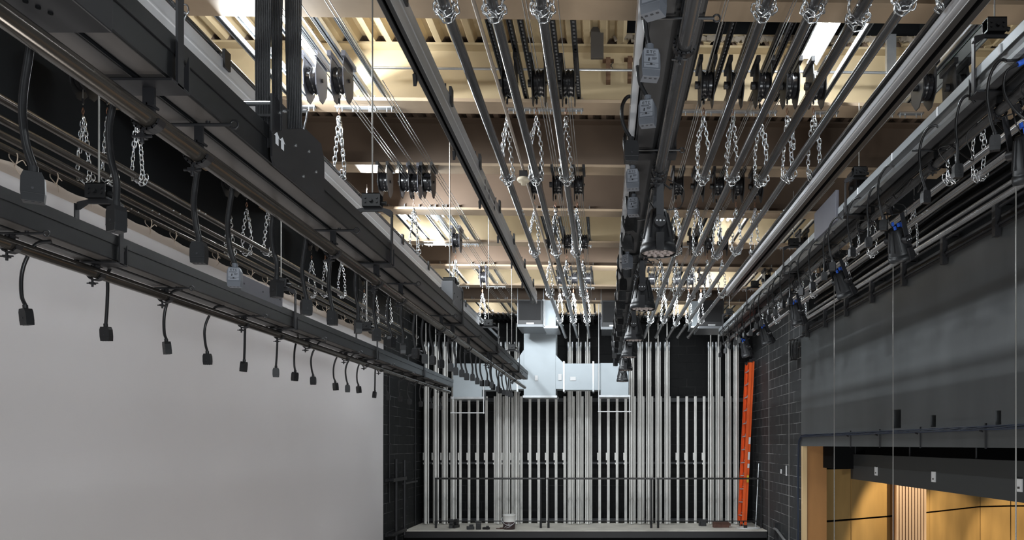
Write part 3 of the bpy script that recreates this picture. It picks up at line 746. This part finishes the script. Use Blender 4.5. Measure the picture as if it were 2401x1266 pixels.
# thin drop wires that fall past the right wall
for i, (px, yy) in enumerate(((2382, 5.26), (2094, 7.5), (1956, 9.43), (1850, 11.75), (1803, 13.2))):
    x = (px - VX)/F*yy
    tag(obj('drop_wire', MB().cyl((x, yy, -3.2), (x, yy, 2.08), .005, 6), WIRE), 'thin steel wire falling straight down past the right wall, %s from the camera' % nth(i), 'wire', 'thin drop wires in front of the right wall')

# ------------------------------------------------------------------ white cyclorama screen
cy = thing('cyclorama', 'huge off-white cyclorama cloth tied along its top at left', 'backdrop', (-4.28, 0, -7.9))
N = 160; vs = []; y0, y1 = -3.0, 14.45
rows = [(9.94, 0), (9.90, 0), (9.84, .0), (9.5, .0), (8.0, 0), (6.0, 0), (3, 0), (0, 0)]
for j, (z, _) in enumerate(rows):
    for i in range(N+1):
        y = y0 + (y1-y0)*i/N
        sag = .022*abs(math.sin(math.pi*(y-.2)/.40)) if j < 2 else 0
        wv = .012*math.sin(y*2.1) * (1 if j > 3 else .4)
        vs.append((wv, y, z - sag + (0 if j else .0)))
fs = [(j*(N+1)+i, j*(N+1)+i+1, (j+1)*(N+1)+i+1, (j+1)*(N+1)+i) for j in range(len(rows)-1) for i in range(N)]
mm = [1 if k // N < 2 else 0 for k in range(len(fs))]
mb = MB()
mb.add(vs, fs, 0, True); mb.add([(v[0] - .004, v[1], v[2]) for v in vs], [f[::-1] for f in fs], 0, True); mb.m = mm + mm
co = obj('cloth', mb, [CLOTH, WEB], cy)
batten(-4.28, 2.115, .6, 14.5, 'long pipe batten that the white cyclorama is tied to', PIPEB)
q = 0; y = 4.6
while y < 14.3 and q < 26:
    z = 9.93; rnd = random.Random(q)
    mb = MB().tube(smooth([(.012, 0, z-.02), (.03, .0, z+.03), (.026, 0, z+.075), (-.02, 0, z+.10), (-.03, 0, z+.05), (.01, 0, z)], 4), .004, 5)
    mb.tube(smooth([(.02, 0, z), (.045, rnd.uniform(-.03, .03), z+.035), (.06, rnd.uniform(-.05, .05), z+rnd.uniform(.0, .05))], 4), .0035, 5)
    mb.tube(smooth([(.02, 0, z), (.03, rnd.uniform(-.03, .03), z-.03), (.035, rnd.uniform(-.03, .03), z-.07)], 4), .0035, 5)
    for i_ in range(len(mb.v)): v = mb.v[i_]; mb.v[i_] = (v[0], v[1] + y, v[2])
    obj('tie_line', mb, ROPE, cy); q += 1; y += .40

# ------------------------------------------------------------------ conduit, detector and small things on the roof
tag(obj('conduit', MB().cyl((-2.0, 6.43, 3.245), (WR, 6.43, 3.19), .011, 8), GALV), 'thin galvanised conduit strapped across the third roof beam web', 'conduit')
cc = thing('smoke_detector', 'round cream smoke detector hanging under the fourth beam', 'smoke detector', (-.72, 6.62, 2.33))
obj('head', MB().lathe([(0, -.03), (.02, -.03), (.028, -.005), (.05, 0), (.058, .012), (.055, .03), (.03, .035), (0, .035)], 24), mat('detector_cream', (.62, .55, .42), .5), cc)
obj('base', MB().box(-.035, .035, -.035, .035, .035, .09), BLACK, cc)
tag(obj('conduit', MB().cyl((-.72, 1.0, 2.43), (-.72, 12.0, 2.43), .012, 10).cyl((-.72, 4.8, 2.43), (-.72, 4.86, 2.43), .016, 10).cyl((-.72, 3.9, 2.43), (-.72, 3.96, 2.43), .016, 10), mat('conduit_tan', (.36, .31, .26), .45, .4)), 'thin tan conduit running back to the smoke detector', 'conduit')
xm = MB().obox((.055, 6.549, 3.325), (.006, .002, .075), Matrix.Rotation(.5, 3, 'Y')).obox((.055, 6.549, 3.325), (.006, .002, .075), Matrix.Rotation(-.5, 3, 'Y'))
tag(obj('chalk_cross', xm, PRINT), 'small dark X marked on the cream beam web by the rusty brackets', 'mark')
rs = MB().box(-.10, -.06, 6.548, 6.552, 3.13, 3.42).box(.25, .30, 6.548, 6.552, 3.13, 3.33)
# rust marks on webs
for (x, yb, zz, lab) in ((.03, 6.54, 3.28, 'left'), (.22, 6.54, 3.29, 'right')):
    tag(obj('rusty_bracket', MB().box(x-.02, x+.02, yb-.03, yb+.06, zz-.1, zz+.1).box(x-.05, x+.05, yb+.0, yb+.06, zz+.09, zz+.10), mat('rust', (.14, .075, .04), .8, noise=.4, nscale=20)), 'rusty brown bracket on the third beam web, %s of two' % lab, 'bracket', 'rusty brackets')
tag(obj('vertical_strut', MB().box(-.12, -.01, 6.38, 6.42, 3.31, 3.57), mat('stub_steel', (.07, .062, .055), .6)), 'short dark steel stub below the deck by the roof opening', 'steel stub')
tag(obj('vertical_strut', MB().box(2.42, 2.50, 6.40, 6.44, 3.02, 3.52), GALV), 'slotted silver strut on the third beam web at right', 'strut')

# ------------------------------------------------------------------ counterweight wall at the back
LOW = -1.9
HX = [997.6 + 20.42*i for i in range(36)]
YR = 18.0
def guide_proto(loc, label):
    t = thing('guide_rail', label, 'guide rail', loc, group='aluminium guide rails on the back wall')
    obj('rail', MB().box(-.031, .031, 0, .008, 0, 3.06).box(-.006, .006, -.035, 0, 0, 3.06), GUIDE, t)
    obj('clip', MB().box(-.06, -.025, -.01, .01, 1.52, 1.70), GUIDE, t)
    obj('stop_stub', MB().box(-.05, -.025, -.008, .008, 1.42, 1.46), GUIDE, t)
    return t
g0 = None
for i, px in enumerate(HX):
    x = (px - VX)/F*YR; lab = 'slim silver vertical guide rail on the back wall, %s from the left' % nth(i)
    if g0 is None: g0 = guide_proto((x, YR, LOW), lab)
    else: dup(g0, (x, YR, LOW), lab)
for (z, h_, lab) in ((1.03, .09, 'upper dark horizontal bar holding the guide rails'), (-.47, .05, 'lower dark horizontal bar holding the guide rails'), (-1.86, .08, 'bottom dark bar at the foot of the guide rails')):
    t = tag(obj('wall_girt', MB().box(-4.4, 3.35, YR+.012, YR+.07, z, z+h_), mat('girt_paint', (.022, .024, .028), .5)), lab, 'steel bar', 'wall bars')
ARB = [1000, 1023, 1044, 1065, 1170, 1190, 1212, 1337, 1357, 1378, 1481, 1501, 1521, 1543, 1564, 1666, 1684, 1707, 1726]
YA_ = 17.72
def arbor_proto(loc, label):
    t = thing('counterweight_arbor', label, 'counterweight lines', loc, group='tall silver counterweight line sets')
    for s in (-.047, .047):
        obj('guide_tube', MB().cyl((s, 0, 0), (s, 0, 4.17), .015, 12), GUIDE, t)
        obj('top_fitting', MB().lathe([(.016, 4.10), (.020, 4.15), (.03, 4.21), (.03, 4.30), (.018, 4.32), (0, 4.33)], 12, 0, (s, 0, 0)), GALV, t)
    obj('centre_tube', MB().cyl((-.004, -.05, 0), (-.004, -.05, 4.2), .025, 14).tube([(-.004, -.05, 4.2), (-.004, -.05, 4.75)], .014, 12), GUIDE, t)
    obj('hand_line', MB().cyl((.027, -.03, .05), (.027, -.03, 4.2), .008, 8), WIRE, t)
    return t
a0 = None
for i, px in enumerate(ARB):
    x = (px - VX)/F*YA_; lab = 'tall bright counterweight line set in front of the back wall, %s from the left' % nth(i)
    if a0 is None: a0 = arbor_proto((x, YA_, LOW + .02), lab)
    else: dup(a0, (x, YA_, LOW + .02), lab)
# dark head beams with ribs over the counterweights
hd = thing('head_beam', 'dark ribbed steel grid above the counterweight lines', 'steel grid', (0, 17.4, 2.93))
obj('beam', MB().box(-4.4, 3.5, -.02, .02, -.02, .16), WALLB, hd)
rb = MB(); x = -4.3
while x < 3.4: rb.box(x, x+.03, -.5, .5, .02, .06); x += .11
obj('rib', rb, mat('rib_dark', (.03, .032, .035), .4), hd)
# gallery platform
gp = thing('gallery_platform', 'pale loading gallery platform with black front edge under the counterweights', 'platform', (0, 17.3, LOW - .25))
obj('deck', MB().box(-4.43, 3.58, -.8, .88, .17, .25), CONC, gp)
obj('fascia', MB().box(-4.43, 3.58, -.84, -.80, .09, .235).box(-4.43, 3.58, -.86, -.80, .235, .25, 1), [BLACK, CONC], gp)
obj('support_beam', MB().box(-4.43, 3.58, -.70, -.62, -.35, .12), WALLB, gp)
# railing
YH = 16.95
def X(px, Y): return (px - VX)/F*Y
for (a, b, posts, lab) in ((1020, 1277, (1022, 1268), 'left'), (1281, 1535, (1286, 1527), 'middle'), (1539, 1788, (1543, 1785), 'right')):
    t = thing('guard_rail', 'black pipe guard rail on the gallery edge, %s section' % lab, 'railing', (X(a, YH), YH, LOW), group='guard rail sections')
    ox = X(a, YH); zt = (VY-1122)/F*YH - LOW; L = X(b, YH) - ox
    obj('top_rail', MB().cyl((0, 0, zt), (L, 0, zt), .021, 12), mat('rail_paint', (.03, .03, .03), .3), t)
    obj('lower_rail', MB().cyl((0, 0, .16), (L, 0, .16), .010, 8), BLACK, t)
    for p in posts:
        obj('post', MB().cyl((X(p, YH)-ox, 0, 0), (X(p, YH)-ox, 0, zt), .018, 10).cyl((X(p, YH)-ox, 0, 0), (X(p, YH)-ox, 0, .16), .027, 10), BLACK, t)
# extension ladder
ld = thing('extension_ladder', 'orange fibreglass extension ladder leaning by the right block wall', 'ladder', (0, 0, LOW))
pb = Vector((X(1742, 17.0), 17.0, 0)); pt = Vector((X(1766, 17.0), 17.25, (VY-840)/F*17.0 - LOW))
ld.location = (pb.x, pb.y, LOW + ZC)
ax = (pt - pb).normalized(); LL = (pt - pb).length
wd = Vector((-.07, .99, 0)).normalized(); wd = (wd - ax*wd.dot(ax)).normalized(); nn = ax.cross(wd).normalized()
if nn.x < 0: nn = -nn
def lad(u, v, w3): return ax*u + wd*v + nn*w3
def rail(u0, u1, v, w0, name, mt=ORANGE):
    Mx = Matrix((nn, wd, ax)).transposed()
    mb = MB(); c = lad((u0+u1)/2, v, w0)
    mb.obox(c, (.056, .006, u1-u0), Mx); mb.obox(c + nn*.026 + wd*(.014 if v < .2 else -.014), (.006, .03, u1-u0), Mx); mb.obox(c - nn*.026 + wd*(.014 if v < .2 else -.014), (.006, .03, u1-u0), Mx)
    return obj(name, mb, mt, ld)
for v in (0, .42): rail(.15, LL-.05, v, 0, 'fly_rail'); 
for v in (.02, .40): rail(.02, LL, v, .060, 'base_rail')
for s in range(12):
    u = .28 + s*.305
    if u < LL - .1:
        obj('rung', MB().cyl(lad(u, .0, 0), lad(u, .42, 0), .016, 10), ALU, ld)
        obj('rung', MB().cyl(lad(u+.06, .02, .060), lad(u+.06, .40, .060), .016, 10), ALU, ld)
Mx = Matrix((nn, wd, ax)).transposed()
for v in (0, .42): obj('end_cap', MB().obox(lad(LL-.03, v, 0), (.072, .034, .07), Mx).obox(lad(LL+.0, v, .06), (.072, .034, .07), Mx), BLACK, ld)
for v in (.02, .40): obj('foot', MB().obox(lad(.03, v, .06), (.08, .04, .07), Mx), BLACK, ld)
st = MB()
for (u, hgt, mi) in ((2.0, .16, 0), (1.65, .18, 0), (1.42, .1, 0), (1.12, .16, 1)):
    st.obox(lad(u, .010, .06), (.045, .002, hgt), Mx, mi)
obj('warning_sticker', st, [LABELM, mat('sticker_yellow', (.85, .62, .05), .5)], ld)
# things on the gallery floor
bk = thing('plaster_bucket', 'white and dark plastic bucket standing on the gallery floor', 'bucket', at(1194, 1237, 16.75)); bk.location.z = LOW + ZC
obj('body', MB().lathe([(0, 0), (.125, 0), (.135, .04), (.135, .17), (.0, .17)], 28).lathe([(.135, .17), (.142, .30), (.150, .305), (.150, .33), (.14, .33), (.13, .2), (0, .19)], 28, 1), [mat('bucket_dark', (.05, .03, .03), .4), mat('bucket_white', (.7, .7, .68), .45)], bk)
obj('handle', MB().tube(smooth([(-.15, 0, .27), (-.155, -.08, .2), (-.06, -.15, .12), (.08, -.15, .11), (.15, -.06, .2), (.15, 0, .27)], 5), .004, 6), LABELM, bk)
obj('print_swirl', MB().tube(smooth([(-.09, -.105, .05), (-.02, -.137, .10), (.08, -.11, .12), (.03, -.136, .07), (-.05, -.128, .04)], 5), .004, 5), LABELM, bk)
def clutter(name, px, py, Y, parts, lab, cat, m_, grp=None):
    p = at(px, py, Y); t = MB()
    for (dx, dy, dz, sx, sy, sz, rz) in parts: t.obox((p[0]+dx, Y+dy, LOW+dz+sz/2), (sx, sy, sz), Matrix.Rotation(rz, 3, 'Z'))
    return tag(obj(name, t, m_, bevel=.008), lab, cat, grp)
clutter('work_boot', 1057, 1232, 17.0, [(0, 0, 0, .09, .24, .07, .2), (0, .06, .07, .085, .11, .12, .2)], 'dark boot on the gallery floor, left of the pair', 'boot', BLACK, 'pair of dark boots')
clutter('work_boot', 1068, 1232, 17.0, [(0, 0, 0, .09, .24, .07, -.3), (0, .06, .07, .085, .11, .12, -.3)], 'dark boot on the gallery floor, right of the pair', 'boot', BLACK, 'pair of dark boots')
clutter('pulley_part', 1103, 1241, 16.7, [(0, 0, 0, .16, .12, .07, .3), (.02, .0, .07, .09, .08, .04, .1)], 'small black pulley part lying low on the gallery floor, left of three', 'pulley part', BLACK, 'black parts on the gallery floor')
clutter('pulley_part', 1122, 1241, 16.7, [(0, 0, 0, .11, .11, .15, .1), (.0, .0, .15, .14, .1, .04, .1)], 'upright black pulley part on the gallery floor, middle of three', 'pulley part', BLACK, 'black parts on the gallery floor')
clutter('pulley_part', 1140, 1241, 16.7, [(0, 0, 0, .15, .09, .05, -.4), (.03, .0, .05, .06, .06, .03, .1)], 'small black pulley part on the gallery floor, right of three', 'pulley part', BLACK, 'black parts on the gallery floor')
clutter('rag', 1178, 1238, 16.8, [(0, 0, 0, .12, .07, .03, .2), (.05, .0, .02, .07, .05, .04, .7), (-.09, -.02, 0, .1, .05, .015, -.2)], 'crumpled brown rag beside the plastic bucket', 'rag', mat('rag_brown', (.09, .05, .04), .9))
clutter('steel_weight', 1690, 1235, 17.1, [(0, 0, 0, .36, .15, .13, 0.05), (.12, 0, .04, .2, .12, .06, 0)], 'reddish brown steel block lying beside the orange ladder', 'steel block', mat('red_oxide', (.11, .05, .035), .6, noise=.3, nscale=10))
clutter('steel_weight', 1649, 1229, 17.4, [(0, 0, 0, .13, .12, .15, 0), (-.08, .03, 0, .05, .05, .12, 0)], 'small dark steel block on the gallery floor left of the reddish one', 'steel block', BLACK)
pa_, pb_ = at(1790, 1087, 17.2), at(1772, 1232, 17.0)
tag(obj('loose_pipe', MB().cyl((3.57, 17.3, pa_[2]), (pb_[0], 17.0, LOW+.02), .014, 10), GALV), 'thin grey pipe leaning against the right wall by the ladder', 'pipe')
tag(obj('hose', MB().tube(smooth([(3.0, 16.9, LOW+.012), (3.1, 16.75, LOW+.012), (3.35, 16.7, LOW+.012), (3.5, 16.85, LOW+.012), (3.3, 17.0, LOW+.012), (3.1, 17.05, LOW+.012)], 6), .01, 6), WHITE), 'pale hose curled on the gallery floor at the ladder foot', 'hose')
# black pipe rack on the left wall
pr_ = thing('pipe_rack', 'black pipe rack bolted to the left block wall beside the gallery', 'pipe rack', (-4.355, 15.6, -2.0))
for (y, z0, z1) in ((-.1, 0, 1.7), (.55, .05, 1.66)):
    obj('upright', MB().cyl((.02, y, z0), (.02, y, z1), .035, 12), BLACK, pr_)
for z in (.16, 1.27):
    obj('bracket', MB().box(-.09, .06, -.5, .6, z-.035, z+.035).cyl((-.02, -.5, z), (.09, -.5, z), .03, 10), BLACK, pr_)
obj('tie_bar', MB().cyl((.0, .5, 1.15), (.0, 1.7, 1.15), .025, 8), BLACK, pr_)
for (y, z0, z1, l) in ((15.35, -1.2, 1.9, 'left'), (17.45, -1.88, 1.7, 'right')):
    tag(obj('conduit', MB().cyl((-4.43, y, z0), (-4.43, y, z1), .015, 8).box(-4.45, -4.405, y-.03, y+.03, .0, .03), BLACK), 'black vertical conduit on the left block wall, %s of two' % l, 'conduit', 'black conduits on the left wall')

# ------------------------------------------------------------------ air ducts over the gallery
YD_ = 16.2
def pbx(mb, x0, y0, x1, y1, Y, dep, mi=0):
    a = at(x0, y1, Y); b = at(x1, y0, Y); return mb.box(a[0], b[0], Y, Y+dep, a[2], b[2], mi)
dk = thing('air_duct', 'pale grey sheet metal cross duct in front of the counterweight wall', 'air duct', (0, 0, 0)); dk.location = (0, 0, ZC)
mb = pbx(MB(), 1228, 768, 1303, 930, YD_, .55); a = at(1303, 835, YD_); b = at(1322, 850, YD_); c = at(1303, 930, YD_)
obj('riser', mb, DUCT, dk, bevel=.004)
mb = MB(); P = [at(1228, 912, YD_), at(1228, 820, YD_), at(1213, 842, YD_), at(1213, 912, YD_)]
mb.prism([(p[0], p[2]) for p in P], 'y', YD_+.01, YD_+.5); obj('transition', mb, DUCT, dk); mb = MB()
P = [at(1303, 912, YD_), at(1303, 832, YD_), at(1320, 850, YD_), at(1320, 912, YD_)]
mb.prism([(p[0], p[2]) for p in P], 'y', YD_+.01, YD_+.5)
obj('transition', mb, DUCT, dk)
obj('branch', pbx(MB(), 1320, 852, 1408, 914, YD_, .45), DUCT, dk, bevel=.004)
obj('branch', pbx(MB(), 1130, 852, 1213, 914, YD_, .45), DUCT, dk, bevel=.004)
obj('outlet_box', pbx(MB(), 1408, 851, 1474, 930, YD_-.03, .55), DUCT, dk, bevel=.004)
obj('outlet_box', pbx(MB(), 1062, 852, 1130, 933, YD_-.03, .55), DUCT, dk, bevel=.004)
for px in (1322, 1391, 1213): obj('flange', pbx(MB(), px-2, 847, px+2, 918, YD_-.02, .5), GALV, dk)
for q in ((1404, 926, 1478, 931, YD_-.05, .6), (1058, 930, 1134, 935, YD_-.05, .6), (1226, 927, 1306, 932, YD_-.02, .6), (1226, 767, 1306, 771, YD_-.02, .6)): obj('flange', pbx(MB(), *q), GALV, dk)
for (x0, y0, x1, y1) in ((1337, 883, 1350, 892), (1309, 877, 1317, 891), (1254, 880, 1261, 892)): obj('paper_tag', pbx(MB(), x0, y0, x1, y1, YD_-.025, .01), WHITE, dk)
hr = MB()
for px, y0, y1 in ((1404, 662, 966), (1476, 930, 968), (1134, 900, 970), (1062, 930, 968)): 
    a = at(px, y1, YD_-.1); b = at(px, y0, YD_-.1); hr.cyl(a, b, .010, 8)
for x0, x1, y in ((1402, 1480, 965), (1056, 1136, 968)):
    a = at(x0, y, YD_-.1); b = at(x1, y, YD_-.1); hr.cyl(a, b, .012, 8)
obj('hanger_rod', hr, WHITE, dk)
def cabinet(x0, x1, y0, y1, Y, dep, lab):
    t = thing('air_handler', lab, 'air handling cabinet', (0, 0, 0), group='black cabinets under the far roof'); a = at(x0, y1, Y); b = at(x1, y0, Y)
    t.location = ((a[0]+b[0])/2, Y, ZC+a[2]); w2 = (b[0]-a[0])/2; h_ = b[2]-a[2]
    obj('case', MB().box(-w2, w2, 0, dep, 0, h_), BLACK, t, bevel=.006)
    obj('front_panel', MB().box(-w2*.9, w2*.85, -.008, 0, h_*.22, h_*.95).box(-w2*.3, w2*.3, -.01, -.004, h_*.07, h_*.12, 1), [mat('cab_panel', (.008, .008, .009), .7), GALV], t)
    for sx in (-w2-.015, w2+.015): obj('hanger_rod', MB().cyl((sx, .1, .0), (sx, .1, 3.52 - a[2]), .008, 6), GALV, t)
    obj('bottom_trim', MB().box(-w2-.01, w2+.01, -.012, dep, -.02, .03), mat('cab_trim', (.16, .17, .18), .4, .5), t)
    return t
cabinet(1214, 1272, 702, 764, 14.9, .9, 'black cabinet above the riser of the grey duct')
cabinet(1411, 1462, 704, 770, 15.4, .9, 'black cabinet under the roof just left of the centre lamps')
cabinet(1640, 1697, 704, 768, 15.4, .9, 'black cabinet under the roof right of the pipe battens')
d2 = thing('duct_section', 'silver duct section beside the black cabinet at the roof', 'air duct', (0,0,0)); d2.location = (0, 0, ZC)
obj('sheet', pbx(MB(), 1274, 704, 1303, 766, 15.1, .9), DUCT, d2); obj('flange', pbx(pbx(MB(), 1272, 764, 1308, 769, 15.08, .92), 1271, 702, 1278, 766, 15.08, .05), GALV, d2)
d3 = thing('duct_section', 'upright silver duct section left of the right-hand black cabinet', 'air duct', (0,0,0)); d3.location = (0, 0, ZC)
obj('sheet', pbx(MB(), 1622, 706, 1639, 768, 15.5, .6), DUCT, d3); obj('flange', pbx(MB(), 1620, 764, 1641, 768, 15.48, .6), GALV, d3)

# ------------------------------------------------------------------ right wall details
rl = thing('wall_rail', 'long black double pipe rail with posts along the top of the right wall', 'wall rail', (WR - .05, 3.0, 1.97))
obj('rail', MB().cyl((0, 0, .02), (0, 10.4, .02), .018, 10).cyl((.0, 0, .17), (0, 10.4, .17), .016, 10).cyl((.10, 0, .30), (.10, 10.4, .30), .02, 10), BLACKG, rl)
obj('ledge', MB().box(-.0, .17, 0, 10.6, -.02, 0).box(.10, .16, 0, 10.6, .02, .15), BLACK, rl)
for i in range(10):
    y = .6 + 1.05*i
    obj('post', MB().box(-.035, .02, y-.03, y+.03, -.09, .22).box(-.02, .14, y-.02, y+.02, .2, .24), BLACK, rl)
tag(obj('wall_pipe', MB().cyl((WR - .04, 2.5, 2.30), (WR - .04, 13.3, 2.30), .02, 12), PIPEW), 'bright thin pipe running along the right wall above the black rail', 'pipe')
for i, z in enumerate((2.45, 2.56, 2.7)):
    tag(obj('cable_run', MB().tube([(WR + .06, 2.5 + .5*q, z + .01*math.sin(q*1.3)) for q in range(22)], .018, 8), BLACKG), 'black cable run on the recess above the right wall, %s from the bottom' % nth(i), 'cable', 'cable runs above the right wall')
# coil of cable hanging at the far end of the wall
cq = MB().cyl((WR - .02, 13.83, 1.93), (WR - .2, 13.83, 1.93), .012, 8)
for q in range(5): cq.tube([(WR - .07 - .02*q, 13.75 + .07*math.cos(a) + .02*q, 1.75 + .19*math.sin(a)) for a in [2*math.pi*j/18 for j in range(18)]], .013, 6, closed=True)
tag(obj('cable_coil', cq, RUBBER), 'coil of black cable hanging at the far end of the right wall', 'cable coil')
# blue cable bundle along the header, then down the edge of the opening
bc = MB()
for j in range(5):
    ph = j*1.3; pts = [(WR - .045 + .012*math.cos(ph + y*2), y, .155 + .018*math.sin(ph + y*2.2)) for y in [3.0 + .3*q for q in range(36)]]
    pts += [(WR - .045 + .01*math.cos(ph), 13.68, .10 - .02*j), (WR - .045 + .012*math.cos(ph), 13.72, -.6), (WR - .045, 13.72 + .02*math.sin(ph), -1.6), (WR - .045, 13.72, -3.2)]
    bc.tube(pts, .008, 6)
tag(obj('cable_bundle', bc, BLUEC), 'bundle of dark blue cables along the header of the opening at right', 'cables')
for i, y in enumerate((10.85, 9.7, 8.45, 7.0)):
    t = thing('cable_hook', 'small black strap holding the blue cables, %s from the far end' % nth(i), 'cable strap', (WR - .06, y, .1), group='straps on the blue cables')
    obj('strap', MB().box(.026, .04, -.008, .008, -.14, .10).cyl((0, 0, .02), (-.03, -.02, .03), .010, 8), BLACK, t)
# pale cable guard on the side block wall low down
gb = thing('wall_hook', 'black bracket with pale cable on the right block wall low down', 'bracket', (WR - .06, 15.5, -1.75))
obj('bracket', MB().box(-.02, .06, -.04, .04, -.4, .12), BLACK, gb); obj('pale_cable', MB().tube(smooth([(-.02, 0, .0), (-.03, -.3, .0), (-.02, -.9, -.12), (-.01, -1.3, -.14)], 5), .028, 8), mat('pale_rubber', (.2, .2, .2), .5), gb)
tag(obj('wall_bracket', MB().box(WR-.02, WR, 14.75, 14.78, -.62, -.42).obox((WR-.01, 15.2, -.55), (.02, .05, .08), Matrix.Rotation(.3, 3, 'X')), WHITE), 'small white marks of tape on the right block wall', 'tape')
# proscenium reveal and auditorium beyond
struct('trim_1', MB().box(WR - .02, WR + .06, 13.5, 13.6, -8, -.03), WOODL)
struct('wall_reveal', MB().box(WR + .06, WR + .42, 13.52, 13.60, -8, -.03), WOODO)
# the wooden auditorium wall recedes to the right in facets
WP = [(4.03, 13.66), (4.62, 14.0), (5.68, 14.7), (6.75, 15.5), (8.5, 16.9), (9.3, 17.1), (12.0, 17.2)]
for i in range(len(WP)-1):
    (xa, ya), (xb, yb) = WP[i], WP[i+1]
    d = Vector((xb-xa, yb-ya, 0)).normalized(); n_ = Vector((d.y, -d.x, 0)) * -.06
    t = thing('wood_panel_bay', 'pale birch panelled bay of the auditorium wall, %s from the opening' % nth(i), 'wall panelling', (xa, ya, -8), group='birch wall bays')
    for j, (z0, z1) in enumerate(((0, 3.2), (3.2, 6.58), (6.60, 7.55))):
        g = d*.012
        mb = MB().prism([(g.x, g.y), (xb-xa-g.x, yb-ya-g.y), (xb-xa-g.x+n_.x, yb-ya-g.y+n_.y), (g.x+n_.x, g.y+n_.y)], 'z', z0+.008, z1-.008)
        obj('panel', mb, WOOD, t)
    obj('backing', MB().prism([(n_.x*.8, n_.y*.8), (xb-xa+n_.x*.8, yb-ya+n_.y*.8), (xb-xa+n_.x*1.3, yb-ya+n_.y*1.3), (n_.x*1.3, n_.y*1.3)], 'z', 0, 9.1), WALLB, t)
sl = thing('slat_screen', 'screen of vertical light wood slats on the auditorium wall', 'slat screen', (X(2100, 14.3), 14.3, -4.5))
ox = X(2100, 14.3)
for k in range(10):
    px = 2102 + k*9.3; x = X(px, 14.3) - ox
    obj('slat', MB().box(x, x+.042, 0+.04*k, .09+.04*k, 0, 4.2), SLAT, sl)
obj('backing', MB().prism([(-.02, .10), (.75, .48), (.75, .50), (-.02, .12)], 'z', 0, 4.2), mat('slat_back', (.28, .14, .06), .6), sl)
# hanging black panel with little white plates
hp = thing('hanging_panel', 'large dark grey panel hanging across the auditorium opening', 'hanging panel', (4.3, 3.0, -.60))
obj('panel', MB().box(0, .05, 0, 10.05, 0, .43), mat('panel_charcoal', (.042, .045, .046), .55), hp)
for i, (px, w_) in enumerate(((2055, 9), (2190, 10), (2391, 14))):
    yy = 4.3*F/(px - VX) - 3.0
    obj('socket_plate', MB().box(-.012, 0, yy-.055, yy+.055, .11, .245).box(-.016, -.012, yy-.02, yy+.02, .14, .16, 1), [WHITE, RACE2], hp, 'small white plate')
for (y) in (12.9, 10.6, 8.7, 7.0): obj('hanger', MB().cyl((.03, y-3.0, .43), (.03, y-3.0, .75), .01, 6), BLACK, hp)
struct('ceiling_auditorium', MB().box(WR + .42, 13, 1, 19, 1.2, 1.4), WALLB)
struct('wall_header_recess', MB().box(WR + .35, WR + .9, 12.9, 13.5, -.42, .2), WALLB)
